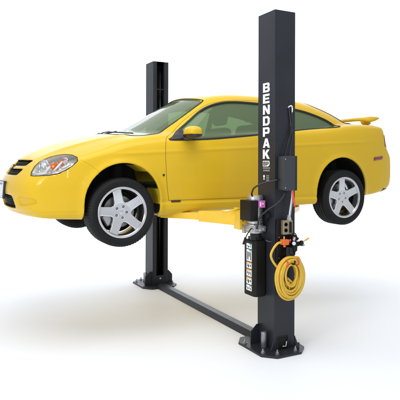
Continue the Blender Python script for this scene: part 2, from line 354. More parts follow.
cen = Vb[Qb].mean(1); cx, cy_, cz = cen.T; sh = g_in(cx, cy_, cz)
inner = sh < 0
lab = np.zeros(len(Qb), int)
lab[(T_rb(cx, cz) < 0) & ~inner] = 5
lab[(np.maximum(T_hd(cx, cy_), 1.66-cz) < 0) & ~inner] = 3
lab[(T_bm(cx, cz) < 0) & ~inner & (lab != 3)] = 4
lab[(T_dr(cx, cz) < 0) & (cy_ > .45) & (sh > -.04)] = 2
lab[inner & (arch(cx, cz) < .03) & (cy_ > .4)] = 6
lab[inner & (T_cab(cx, cz) < .06) & (lab != 6) & (lab != 2)] = 7
lab[inner & (cx < -1.5) & (hlpoly(cx, cy_, cz) < .02) & (lab != 6)] = 8
lab[inner & (cx < -1.9) & (lab == 0) & (np.minimum(np.minimum(T_gu(cy_, cz), T_gl(cy_, cz)), T_in(cy_, cz)) < .02)] = 9
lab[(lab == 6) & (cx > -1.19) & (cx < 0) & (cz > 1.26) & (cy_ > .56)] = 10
def seam_pts(ctrl, n=10, inset=.0012):
    P = np.array(spline(ctrl, n)); P = newton(shell, P, 6, .2); return newton(lambda x, y, z: shell(x, y, z)+inset, P, 2, .01)
def tube_of(P, r, n=6): m = MB(); m.tube([tuple(p) for p in P], r, n); return np.array(m.v), m.f
def make_panel(name, k, mat0, side=None, seams=(), smooth=True, parent=None, label=None):
    V, Q, N = take(Vb, Qb[lab == k], Nb)
    if side is None: V, Q, N = mirror(V, Q, N)
    elif side < 0: V, Q, N = mirror(V, Q, N, both=False)
    mi = [0]*len(Q); V = V.tolist(); Q = Q.tolist(); N = N.tolist()
    for P in seams:
        for sg in ((1, -1) if side is None else (side,)):
            m = MB(); m.tube([(p[0], p[1]*sg, p[2]) for p in P], .0010 if name == 'hood' else .0015 if name == 'front_bumper' else .0024, 6); n0 = len(V)
            V += [list(p) for p in m.v]; Q += [[i+n0 for i in q] for q in m.f]; mi += [1]*len(m.f); N += [[0, 0, 0]]*len(m.v)
    V = (np.array(V)+OFF).tolist()
    return obj(name, V, Q, [mat0, 'gap'], parent or car, smooth, mi, N, label=label)
d3 = lambda L, y: [(a, y, b) for a, b in L]
door_seam = seam_pts([(-.86, .85, 1.285), (-.885, .85, 1.45), (-.897, .86, 1.65), (-.892, .84, 1.79), (-.845, .78, 1.895), (-.672, .66, 2.035), (-.50, .62, 2.165), (-.36, .6, 2.245), (-.24, .59, 2.285), (0, .58, 2.318), (.25, .58, 2.322), (.44, .58, 2.316)])
door_seam2 = seam_pts([(-.86, .85, 1.285), (-.5, .85, 1.285), (0, .85, 1.285), (.46, .85, 1.285), (.50, .86, 1.5), (.50, .85, 1.8), (.48, .76, 2.02)])
bump_seam = seam_pts([(-1.692, .82, 1.672), (-1.61, .85, 1.62), (-1.54, .87, 1.568)])
hood_seam = seam_pts([(-1.775, .725, 1.725), (-1.6, .745, 1.78), (-1.45, .76, 1.84), (-1.30, .772, 1.87), (-1.20, .765, 1.89)])
rb_seam = seam_pts([(1.64, .84, 1.60), (1.70, .83, 1.70), (1.9, .8, 1.735), (2.03, .75, 1.755)])
make_panel('body', 0, 'paint'); make_panel('hood', 3, 'paint', seams=[hood_seam]); make_panel('front_bumper', 4, 'paint', seams=[bump_seam]); make_panel('rear_bumper', 5, 'paint')
lab[(lab == 6) & (cx > 0)] = 11
for s in (-1, 1): make_panel('wheel_arch_liner', 6, 'liner', side=s); make_panel('wheel_arch_liner', 11, 'liner', side=s); make_panel('inner_fender', 10, 'shadedpaint', side=s)
make_panel('interior_trim', 7, 'interior')
make_panel('grille_recess', 9, 'grille')
doors = [make_panel('door', 2, 'paint', side=s, seams=[door_seam, door_seam2]) for s in (-1, 1)]
def drop(P, axis, lift=0., far=None):     # move each point along an axis from outside on to the skin
    P = np.array(P, float); ax = np.array(axis, float); lo = np.zeros(len(P)); t = np.linspace(1.0 if far is None else far, -1.0, 900); out = []
    for p_ in P:
        v = p_+t[:, None]*ax; s_ = shell(v[:, 0], v[:, 1], v[:, 2]); i = int(np.argmax(s_ < 0)); f_ = s_[i-1]/(s_[i-1]-s_[i]) if i else 0; out.append(v[i-1]+(v[i]-v[i-1])*f_ if i else v[i])
    out = np.array(out); k = out.copy()
    N = unit(grad(shell, out, .005)); return out+N*lift
def outline(poly3, axis, lift, r, name, m_, s, parent, n=5, flat=.45, straight=False):
    if straight:
        k_ = smooth_closed(poly3, 1); k_ = [k_[i]*(1-t)+k_[(i+1) % len(k_)]*t for i in range(len(k_)) for t in np.arange(n)/n]
    else: k_ = spline(poly3, n, True)
    P = drop(k_, axis, lift); N = unit(grad(shell, P, .006)); L = len(P); v = []; f = []; K = 10
    for i in range(L):
        T = P[(i+1) % L]-P[i-1]; T /= np.linalg.norm(T)+1e-9; B = np.cross(N[i], T)
        for k in range(K):
            a = 2*PI*k/K; v.append((P[i]+(B*math.cos(a)+N[i]*math.sin(a)*flat)*r)*np.array([1, s, 1])+OFF)
    for i in range(L):
        for k in range(K): f.append((i*K+k, i*K+(k+1) % K, ((i+1) % L)*K+(k+1) % K, ((i+1) % L)*K+k))
    b_ = MB(); b_.add(v, f); return b_.build(name, m_, parent, smooth=True)
# patches of the outer skin, offset by d, inside mask function g
def patch(d, g, region):
    (x0, x1), (y0, y1), (z0, z1) = region
    i0, i1 = [int(np.clip((v-org[0])/h, 0, len(gx))) for v in (x0, x1)]; j0, j1 = [int(np.clip((v-org[1])/h, 0, len(gy))) for v in (y0, y1)]; k0, k1 = [int(np.clip((v-org[2])/h, 0, len(gz))) for v in (z0, z1)]
    fs = lambda x, y, z: shell(x, y, z)-d
    V, Q = nets(S0[i0:i1, j0:j1, k0:k1]-F(d), (org[0]+i0*h, org[1]+j0*h, org[2]+k0*h), h); V = newton(fs, V, 3, h)
    V[:, 1] = np.where(V[:, 1] < h*.3, 0, V[:, 1])
    V = snap(V, g, h, fs); c = V[Q].mean(1); Q = Q[g(*c.T) < 0]; V, Q, _ = take(V, Q); return V, Q, unit(grad(fs, V, .004))
def put(name, P, m, side=None, parent=None, thick=0., off=OFF, label=None):
    V, Q, N = P
    if side is None: V, Q, N = mirror(V, Q, N)
    elif side < 0: V, Q, N = mirror(V, Q, N, both=False)
    o = obj(name, V+off, Q, m, parent or car, True, None, N, label=label)
    if thick:
        s = o.modifiers.new('solid', 'SOLIDIFY'); s.thickness = thick; s.offset = -1
    return o
side_g = patch(-.012, lambda x, y, z: np.maximum(T_side(x, z), x-.375)-.006, ((-1, .6), (.4, 1), (1.75, 2.4)))
quar_g = patch(-.012, lambda x, y, z: np.maximum(T_side(x, z), .425-x)-.006, ((.3, 1.6), (.4, 1), (1.75, 2.4)))
post_g = patch(-.010, lambda x, y, z: np.maximum(T_side(x, z)-.004, np.abs(x-.40)-.035), ((.2, .6), (.4, 1), (1.75, 2.4)))
ws_g = patch(-.010, lambda x, y, z: T_ws(x, np.abs(y))-.008, ((-1.45, -.1), (0, .9), (1.80, 2.45)))
bk_g = patch(-.010, lambda x, y, z: T_bk(x, np.abs(y))-.008, ((.8, 1.95), (0, .9), (1.9, 2.45)))
put('windshield', ws_g, 'glass'); put('rear_window', bk_g, 'glass')
WS3 = [(x, y, 2.0) for x, y in WSH[1:-1]]; WS3 = WS3+[(x, -y, 2.0) for x, y, _ in WS3[::-1] if y > .01]
BK3 = [(x, y, 2.0) for x, y in BCK[1:-1]]; BK3 = BK3+[(x, -y, 2.0) for x, y, _ in BK3[::-1] if y > .01]
outline(WS3, (0, 0, 1), .0, .009, 'windshield_seal', 'rubber', 1, car); outline(BK3, (0, 0, 1), .0, .011, 'rear_window_seal', 'rubber', 1, car)
hl_lens = patch(.0005, lambda x, y, z: hlpoly(x, y, z)+.001, ((-2.3, -1.5), (.5, .95), (1.4, 1.85)))
def hl_at(t, b, depth):     # point in the lamp at (t, b) of its outline plane, depth below the skin
    p = HT*t+HB*b; q = p+HN*0
    # find the skin along HN
    lo, hi = 1.2, 3.2
    for _ in range(40):
        m = (lo+hi)/2; v = p+HN*m
        if shell(*[np.array([c]) for c in v])[0] < 0: lo = m
        else: hi = m
    return p+HN*(lo-depth)
for s in (-1, 1):
    sp = np.array([1, s, 1])
    put('window', side_g, 'glass', s, doors[0 if s < 0 else 1]); put('quarter_window', quar_g, 'glass', s)
    put('window_post', post_g, 'trim', s, thick=.01); outline([(x, 0, z) for x, z in SIDE], (0, 1, 0), .001, .0115, 'window_seal', 'rubber', s, car)
    put('marker_light', patch(.004, lambda x, y, z: np.maximum(np.abs(x-1.86)-.085, np.abs(z-1.695-.12*(x-1.86))-.020), ((1.7, 2.0), (.6, .95), (1.6, 1.8))), 'red', s, thick=.006)
    put('tail_light', patch(.006, lambda x, y, z: np.maximum(np.maximum(np.abs(z-1.905)-.068, 1.995-x), .50-y), ((1.9, 2.4), (.4, .95), (1.8, 2.05))), 'red', s, thick=.01)
    # headlight
    V, Q, N = take(Vb, Qb[lab == 8], Nb)
    if s < 0: V, Q, N = mirror(V, Q, N, both=False)
    hl = obj('headlight', V+OFF, Q, 'lampsilver', car, True, None, N)
    put('lens', hl_lens, 'lens', s, hl); outline([tuple(HT*a_+HB*b_+HN*2.0) for a_, b_ in hl2], HN, .0, .0035, 'lamp_rim', 'gap', s, hl, 6, .45, True)
    def bowl(t, b, r, dep, name, m, n=28):
        c = hl_at(hc[0]+t, hc[1]+b, dep)*sp; ax = (HN*.6+np.array([-1, 0, 0])*.4)*sp; mb = MB()
        mb.lathe([(r*1.08, .002), (r*1.08, .008), (r, .008), (r*.93, -.004), (r*.75, -.018), (r*.45, -.028), (r*.2, -.031)], c+OFF, ax, n)
        o = mb.build(name, m, hl, auto=True); return c, ax
    c, ax = bowl(-.085, -.012, .058, .022, 'reflector', 'chrome'); m = MB(); m.lathe([(0, .022), (.018, .02), (.032, .010), (.038, -.004), (.038, -.02)], c+OFF, ax, 24); m.build('projector', 'bulb', hl, auto=True)
    c, ax = bowl(.10, .035, .040, .030, 'reflector', 'chrome'); m = MB(); m.lathe([(0, .014), (.014, .010), (.02, -.004), (.02, -.02)], c+OFF, ax, 16); m.build('projector', 'bulb', hl, auto=True)
    for t, b, r in ((.012, -.006, .033), (.060, .030, .022)):
        c = hl_at(hc[0]+t, hc[1]+b, .030)*sp; m = MB(); m.lathe([(0, .022), (r*.6, .018), (r*.92, .006), (r, -.012), (r, -.03)], c+OFF, HN*sp, 20); m.build('turn_signal', 'amber', hl, auto=True)
    m = MB()    # bright divider blades inside the lamp
    for t0, b0, t1, b1 in ((-.035, -.07, .0, .03), (.040, -.055, .080, .035), (.10, -.03, .17, .012), (-.15, -.085, -.02, -.080)):
        a = hl_at(hc[0]+t0, hc[1]+b0, .022)*sp+OFF; b = hl_at(hc[0]+t1, hc[1]+b1, .022)*sp+OFF; m.tube([a, b], .009, 8)
    m.build('lamp_divider', 'white', hl, smooth=True)
# grille bars, emblem
def nose_x(y, z, off):
    v = np.array([[-2.3, y, z]]); xs = np.linspace(-2.3, -1.6, 500); s = shell(xs, np.full(500, y), np.full(500, z)); return xs[np.argmax(s < 0)]+off
for (z0, z1, yw, nm) in ((1.612, 1.656, .400, 'grille'), (1.526, 1.576, .375, 'grille'), (1.235, 1.34, .38, 'lower_grille')):
    m = MB(); ny_ = int(yw*2/.022)
    for k in range(ny_+1):
        y = -yw+2*yw*k/ny_
        m.tube([(nose_x(y, z0, .028), y, z0-.006-ZB), (nose_x(y, z1, .028), y, z1+.006-ZB)], .0022, 5)
    nz_ = max(2, int((z1-z0)/.016))
    for k in range(nz_+1):
        z = z0+(z1-z0)*k/nz_; m.tube([(nose_x(y, z, .028), y, z-ZB) for y in np.linspace(-yw, yw, 41)], .0022, 5)
    m.build(nm, 'blackm', car, smooth=True)
bt = [(-.055, -.016), (-.022, -.016), (-.022, -.022), (.022, -.022), (.022, -.016), (.062, -.016), (.055, .016), (.022, .016), (.022, .022), (-.022, .022), (-.022, .016), (-.062, .016)]
x0 = nose_x(0, 1.60, 0); em = empty('emblem', (x0-.004, 0, 1.598-ZB), car); em.rotation_euler = (0, math.radians(28), 0)
m = MB(); m.prism([(a*1.12, b*1.2) for a, b in bt], -.006, .02, 0); m.build('emblem_frame', 'trim', em, bevel=.002)
m = MB(); m.prism([(a*.85, b*.75) for a, b in bt], -.0085, .0, 0); m.build('emblem_face', 'gold', em, bevel=.002)
# number plate
lp = empty('license_plate', (-2.236, 0, 1.385-ZB), car); lp.rotation_euler = (0, math.radians(4), math.radians(.8))
m = MB(); m.box((-.004, -.163, -.083), (.022, .163, .083)); m.build('plate_frame', 'trim', lp, bevel=.006)
m = MB(); m.box((-.0075, -.150, -.074), (-.003, .150, .074)); m.build('plate_panel', 'plate', lp, bevel=.001)
m = MB(); m.box((-.009, -.11, .045), (-.007, .11, .062)); m.build('plate_band', 'plateblue', lp)
for y, z in ((-.13, .058), (.13, .058), (-.13, -.058), (.13, -.058)):
    m = MB(); m.lathe([(0, .003), (.004, .002), (.006, 0)], (-.0085, y, z), (-1, 0, 0), 10); m.build('plate_screw', 'steel', lp)
# wipers and cowl
put('cowl_panel', patch(-.0005, lambda x, y, z: np.maximum(np.maximum(T_ws(x, np.abs(y))-.05, -(T_ws(x, np.abs(y))-.006)), x+1.17-.12*np.abs(y)), ((-1.45, -.9), (0, .9), (1.80, 2.1))), 'trim')
for y0, y1 in ((.50, -.02), (-.05, -.58)):
    m = MB(); P = [(-1.245+.10*max(0, y0), y0, 2.3), (-1.225+.05*abs(y0+y1), (y0+y1)/2, 2.3), (-1.17+.09*abs(y1), y1, 2.3)]; out = []
    for p in spline(P, 8):
        zz = np.linspace(1.85, 2.3, 400); s = shell(np.full(400, p[0]), np.full(400, p[1]), zz); out.append((p[0], p[1], zz[np.argmax(s > 0)]+.010-ZB))
    m.tube(out, .006, 8); m.tube([(out[0][0]-.05, out[0][1]-.03, out[0][2]-.03), (out[8][0], out[8][1], out[8][2]+.008)], .007, 8); m.build('wiper', 'trim', car, smooth=True)
# mirrors, handles
def blob(sec, cen, axis_rows, n=24):    # loft of superellipse sections: (t, width, height, dz)
    v = []; f = []
    for t, w_, h_, dx, dz in sec:
        for k in range(n):
            a = 2*PI*k/n; c, s_ = math.cos(a), math.sin(a); e = .75
            v.append((cen[0]+dx+w_*math.copysign(abs(c)**e, c), cen[1]+t, cen[2]+dz+h_*math.copysign(abs(s_)**e, s_)))
    L = len(sec)
    for i in range(L-1):
        for k in range(n): f.append((i*n+k, i*n+(k+1) % n, (i+1)*n+(k+1) % n, (i+1)*n+k))
    f += [tuple(range(n))[::-1], tuple((L-1)*n+k for k in range(n))]
    return v, f
for s in (-1, 1):
    d = doors[0 if s < 0 else 1]; mr = empty('side_mirror', (-.640, s*.90, 1.925-ZB), car); mr.scale = (.92, .98, .84)
    sec = [(-.115, .020, .025, .00, -.008), (-.108, .052, .046, .0, -.002), (-.085, .072, .062, -.002, .003), (-.04, .080, .071, -.005, .006), (.02, .078, .070, -.006, .004), (.07, .070, .060, -.004, -.004), (.10, .050, .042, 0, -.014), (.108, .02, .02, 0, -.018)]
    v, f = blob(sec, (0, 0, 0), None)
    # the cap is the upper part, the dark tray the lower
    m = MB(); m.add([(p[0], p[1]*(-s), max(p[2], -.022)) for p in v], f); o = m.build('mirror_cap', 'paint', mr, smooth=True)
    sub = o.modifiers.new('s', 'SUBSURF'); sub.levels = sub.render_levels = 2
    m = MB(); m.add([(p[0]*1.02, p[1]*1.02*(-s), min(p[2], -.020)) for p in v], f); o = m.build('mirror_base', 'trim', mr, smooth=True)
    m = MB(); m.add([(p[0]*.9+.012, p[1]*.9*(-s), p[2]*.86) for p in v], f); m.build('mirror_glass', 'chrome', mr, smooth=True)
    m = MB(); m.tube([(0, -s*.03, -.045), (-.03, -s*.09, -.062), (-.09, -s*.145, -.066)], [.036, .032, .045], 12); o = m.build('mirror_arm', 'trim', mr, smooth=True)
    up_ = lambda x: np.interp(x, [-.83, -.79, -.57], [1.860, 1.885, 2.045]); lw_ = lambda x: np.interp(x, [-.83, -.459], [1.856, 1.872])
    G_ = [(x, 0, lw_(x)+(up_(x)-lw_(x))*t) for x in np.linspace(-.815, -.655, 13) for t in np.linspace(0, 1, 7)]; G_ = drop(G_, (0, 1, 0), .005)*np.array([1, s, 1])+OFF; m = MB()
    m.add(G_, [(i*7+k, i*7+k+1, i*7+k+8, i*7+k+7) for i in range(12) for k in range(6)]); o = m.build('mirror_sail', 'trim', d, smooth=True); so = o.modifiers.new('solid', 'SOLIDIFY'); so.thickness = .010; so.offset = 0
    m = MB(); m.tube(spline([(.26, s*.862, 1.80-ZB), (.30, s*.885, 1.805-ZB), (.38, s*.885, 1.81-ZB), (.43, s*.862, 1.815-ZB)], 5), .011, 10); m.build('door_handle', 'paint', d, smooth=True)
    m = MB(); c = (-.920, s*.8625, 1.526-ZB); m.lathe([(.010, -.01), (.011, .003), (.008, .005), (0, .005)], c, (0, s, 0), 14); m.build('antenna_plug', 'trim', car, auto=True)
# spoiler
sp_ = empty('rear_spoiler', (1.925, 0, 2.138-ZB), car)
v = []; f = []; secs = []
for t in np.linspace(-1, 1, 41):
    y = t*.685; a = abs(t); drop = -.022*max(0, (a-.55)/.45)**2; ch = .125*(1-.10*a**3)*(1-max(0, (a-.93)/.07)**2*.55); th = (.023+.012*a**4)*(1-max(0, (a-.94)/.06)**2*.55)
    for k in range(20):
        an = 2*PI*k/20; cx_ = math.cos(an); sz = math.sin(an)
        v.append((.055+.03*(1-a*a)*0-.035*a*a+ch*cx_, y, .052+drop+.014*cx_+th*math.copysign(abs(sz)**.8, sz)*(1.0-.35*cx_)))
for i in range(40):
    for k in range(20): f.append((i*20+k, i*20+(k+1) % 20, (i+1)*20+(k+1) % 20, (i+1)*20+k))
f += [tuple(range(20))[::-1], tuple(40*20+k for k in range(20))]
m = MB(); m.add(v, f); m.build('spoiler_wing', 'paint', sp_, smooth=True)
for s in (-1, 1):
    m = MB(); v, f = blob([(-.030, .05, .036, 0, 0), (-.022, .066, .044, 0, 0), (.022, .066, .044, 0, 0), (.030, .05, .036, 0, 0)], (-.01, s*.56, .012), None, 20)
    m.add([(p[0]-(p[2]-.01)*.3, p[1], p[2]) for p in v], f); m.build('spoiler_leg', 'paint', sp_, smooth=True)
# underside and suspension
m = MB(); m.box((-1.55, -.48, 1.20-ZB), (1.75, .48, 1.30-ZB)); m.build('underbody', 'liner', car, bevel=.03)
m = MB(); m.tube([(1.86, -.30, 1.28-ZB), (2.23, -.30, 1.285-ZB)], .035, 16); m.build('exhaust_tip', 'steel', car, auto=True)
put('rear_valance', patch(.003, lambda x, y, z: np.maximum(np.maximum(z-1.325-.1*(2.1-x), 1.97-x), 1.2-z), ((1.9, 2.4), (0, .95), (1.2, 1.5))), 'trim', thick=.008)
m = MB(); m.box((-.835, -.853, 1.272-ZB), (-.74, -.843, 1.284-ZB)); m.build('sill_clip', 'trim', car)
# seats, dash, wheel
def rbox(name, a, b, m, parent, rot=0., bev=.04):
    o = MB().box(a, b).build(name, m, parent, bevel=bev, seg=4)
    if rot:
        p = Vector((a[0], 0, a[2])); R = Matrix.Rotation(rot, 4, 'Y'); o.data.transform(Matrix.Translation(p) @ R @ Matrix.Translation(-p))
    return o
for y in (-.36, .36):
    st = empty('seat', (.05, y, 1.45-ZB), car)
    rbox('seat_cushion', (-.30, -.25, 0), (.22, .25, .16), 'seat', st); rbox('seat_backrest', (.14, -.24, .10), (.28, .24, .64), 'seat', st, .22, .06)
    rbox('headrest', (.285, -.13, .66), (.37, .13, .82), 'seat', st, .2, .035)
rbox('rear_seat', (.95, -.55, 1.50-ZB), (1.08, .55, 1.98-ZB), 'seat', car, .35, .05)
rbox('dashboard', (-1.12, -.64, 1.60-ZB), (-.62, .66, 1.845-ZB), 'interior', car, 0, .06)
m = MB(); cw = Vector((-.48, -.36, 1.80-ZB)); axw = Vector((.85, 0, .5)).normalized(); u = Vector((0, 1, 0)); w2 = axw.cross(u)
m.tube([cw+(u*math.cos(a)+w2*math.sin(a))*.18 for a in np.linspace(0, 2*PI, 40, endpoint=False)], .014, 8, closed=True)
for a in (0, PI, -PI/2): m.tube([cw, cw+(u*math.cos(a)+w2*math.sin(a))*.18], .014, 8)
m.tube([cw, cw-axw*.2], .03, 10); m.build('steering_wheel', 'trim', car, smooth=True)
m = MB(); m.box((-.47, -.11, 2.19-ZB), (-.44, .11, 2.255-ZB)); m.build('rear_view_mirror', 'trim', car, bevel=.01)
# ---------------------------------------------------------------- wheels (axis y, outer face towards -y at y=0)
def rimf(x, y, z):
    r = np.sqrt(x*x+z*z); th = np.arctan2(z, x)
    barrel = np.maximum(np.abs(r-(.2135-.10*np.clip(y-.03, 0, .04)))-.0055, np.abs(y-.095)-.09)
    lip = np.sqrt(np.maximum(np.abs(r-.2215)-.0065, 0)**2+np.maximum(np.abs(y-.006)-.010, 0)**2)-.003
    seg = 2*PI/5; a = (th-seg/2) % seg-seg/2; px_ = r*np.cos(a); py_ = np.abs(r*np.sin(a))
    wd = .0455-.040*np.clip(px_-.06, 0, .16)+.10*np.clip(px_-.175, 0, 1)+.45*np.clip(.095-px_, 0, 1)
    yf = .016+.030*np.clip(1-r/.2, 0, 1)**1.3-.010*np.clip(1-r/.08, 0, 1)+.16*np.maximum(py_-(wd-.010), 0)-.0025*np.exp(-(py_/.006)**2)*0
    sp = smax(py_-wd, smax(yf-y, y-(yf+.030), .006), .006); sp = np.maximum(sp, r-.215)
    hub = smax(r-.072, smax(.040-y, y-.10, .008), .008)
    for k in range(5):
        an = seg*(k+.5); hx, hz = .052*math.cos(an), .052*math.sin(an)
        q = np.sqrt((x-hx)**2+(z-hz)**2)-.0125; sp = smax(sp, -np.maximum(q, y-.052), .002); hub = smax(hub, -np.maximum(q, y-.052), .002)
    f = smin(smin(sp, hub, .010), smin(barrel, lip, .006), .010)
    cap = r-.027; f = smax(f, -np.maximum(cap, y-.034), .002)
    return f
hr = .0028; ax_ = (-.2365+hr*np.arange(170)).astype(F); ay_ = (-.012+hr*np.arange(78)).astype(F)
X_, Y_, Z_ = np.meshgrid(ax_, ay_, ax_, indexing='ij'); R0 = rimf(X_, Y_, Z_).astype(F)
Vr, Qr = nets(R0, (ax_[0], ay_[0], ax_[0]), hr); del R0, X_, Y_, Z_; Vr = newton(rimf, Vr, 2, hr*.6); Nr = unit(grad(rimf, Vr, .0012))
def tyre_mesh():
    prof = [(.205, .012), (.218, .002), (.228, -.006), (.236, -.006), (.245, -.012), (.262, -.0165), (.275, -.0165), (.277, -.0150), (.279, -.0165), (.292, -.011), (.300, -.004), (.304, .002)]
    n = 288; tr = []
    y0, y1 = .006, .194
    for g0 in (.035, .078, .122, .165):
        tr += [(g0-.006, 0), (g0-.005, 1), (g0+.005, 1), (g0+.006, 0)]
    top = [(.3095, y0)]+[(.3125-.0006*((y-.1)/.1)**2-(.008 if d else 0), y) for y, d in tr]+[(.3095, y1)]
    P = prof+top+[(r, .2-y) for r, y in prof[::-1]]; ntop0, ntop1 = len(prof), len(prof)+len(top)
    v = []; f = []
    for k in range(n):
        a = 2*PI*k/n; sip = (k % 4 == 0)
        for i, (r, y) in enumerate(P):
            rr = r-(.005 if sip and (ntop0-2 <= i <= ntop0+1 or ntop1-2 <= i <= ntop1+1) else .003 if (sip and ntop0 <= i < ntop1 and r > .307) else 0)
            aa = a+ (.0*y); v.append((rr*math.cos(aa), y, rr*math.sin(aa)))
    L = len(P)
    for k in range(n):
        k2 = (k+1) % n
        for i in range(L-1): f.append((k*L+i, k*L+i+1, k2*L+i+1, k2*L+i))
    return v, f
def make_wheel():
    w = empty('wheel', (0, 0, 0), car)
    v, f = tyre_mesh(); m = MB(); m.add(v, f); m.build('tyre', 'tyre', w, auto=True)
    rim = obj('rim', Vr, Qr, 'alloy', w, True, None, Nr)
    m = MB(); m.lathe([(0, .0335), (.018, .034), (.025, .036), (.0265, .046)], (0, 0, 0), (0, 1, 0), 28); m.build('centre_cap', 'alloy', w, auto=True)
    for k in range(5):
        an = 2*PI/5*(k+.5); m = MB(); m.lathe([(0, .036), (.006, .037), (.0085, .041), (.0085, .056)], (.052*math.cos(an), 0, .052*math.sin(an)), (0, 1, 0), 6); m.build('lug_nut', 'steel', w)
    m = MB(); m.lathe([(.075, .105), (.145, .105), (.148, .108), (.148, .126), (.145, .129), (.075, .129)], (0, 0, 0), (0, 1, 0), 48)
    s_ = MB(); s_.lathe([(.06, .150), (.186, .150), (.192, .158), (.06, .160)], (0, 0, 0), (0, 1, 0), 48); s_.build('dust_shield', 'liner', w, auto=True)
    m.lathe([(0, .085), (.072, .086), (.076, .09), (.076, .106)], (0, 0, 0), (0, 1, 0), 32); m.build('brake_disc', 'disc', w, auto=True)
    m = MB(); m.box((-.165, .080, -.055), (-.085, .150, .055)); m.build('brake_caliper', 'steel', w, bevel=.012)
    return w
def copy_tree(o, parent=None):
    c = o.copy(); C.objects.link(c); c.parent = parent
    for ch in list(o.children): copy_tree(ch, c)
    return c
w0 = make_wheel()
spots = [(-1.312, -.845, 1.1943, 0, math.radians(68-36)), (1.312, -.845, 1.2515, 0, math.radians(59-36)), (-1.312, .845, 1.1943, PI, .3), (1.312, .845, 1.2515, PI, .1)]
for i, (x, y, z, rz, ry) in enumerate(spots):
    w = w0 if i == 0 else copy_tree(w0, car)
    w.location = (x, y, z-ZB); w.rotation_mode = 'ZYX'; w.rotation_euler = Matrix.Rotation(rz, 3, 'Z').to_euler()
    w.rotation_mode = 'XYZ'; w.rotation_euler = (Matrix.Rotation(rz, 3, 'Z') @ Matrix.Rotation(-ry, 3, 'Y')).to_euler('XYZ')
for x, z in ((-1.312, 1.1943), (1.312, 1.2515)):
    for s in (-1, 1):
        m = MB(); m.tube([(x, s*.66, z-ZB+.02), (x+.03, s*.60, z-ZB+.42)], .028, 14); m.tube([(x+.02, s*.62, z-ZB+.2), (x+.03, s*.60, z-ZB+.42)], .055, 14)
        m.build('shock_absorber', 'liner', car, auto=True)
        m = MB(); m.tube([(x, s*.72, z-ZB), (x+.06, s*.40, z-ZB+.02)], .03, 12); m.tube([(x-.12, s*.62, z-ZB+.07), (x+.12, s*.62, z-ZB+.07)], .014, 10); m.build('suspension_arm', 'steel' if x < 0 else 'liner', car, auto=True)
# ================================================================ the two-post lift
H, WX, SO, WY = 2.976, .2203, 1.489, .258
lift = empty('two_post_lift', (0, 0, 0))
tag(lift, 'dark grey two-post car lift with tall posts and yellow arms, bolted to base plates', 'car lift')
hw = WX/2
def column(s):          # s=-1 near post, s=+1 far post; the open side faces the car
    t = .007; yo, yi = s*SO, s*(SO-WY); d = -s
    P = [(-hw, yo), (hw, yo), (hw, yi), (hw-.050, yi), (hw-.050, yi-d*.045), (hw-.050-t, yi-d*.045), (hw-.050-t, yi-d*t), (hw-t, yi-d*t), (hw-t, yo+d*t), (-hw+t, yo+d*t), (-hw+t, yi-d*t),
         (-hw+.050+t, yi-d*t), (-hw+.050+t, yi-d*.045), (-hw+.050, yi-d*.045), (-hw+.050, yi), (-hw, yi)]
    m = MB(); m.prism(P, .018, H, 2); return m.build('column', 'slate', lift, bevel=.0045, seg=3)
cols = {s: column(s) for s in (-1, 1)}
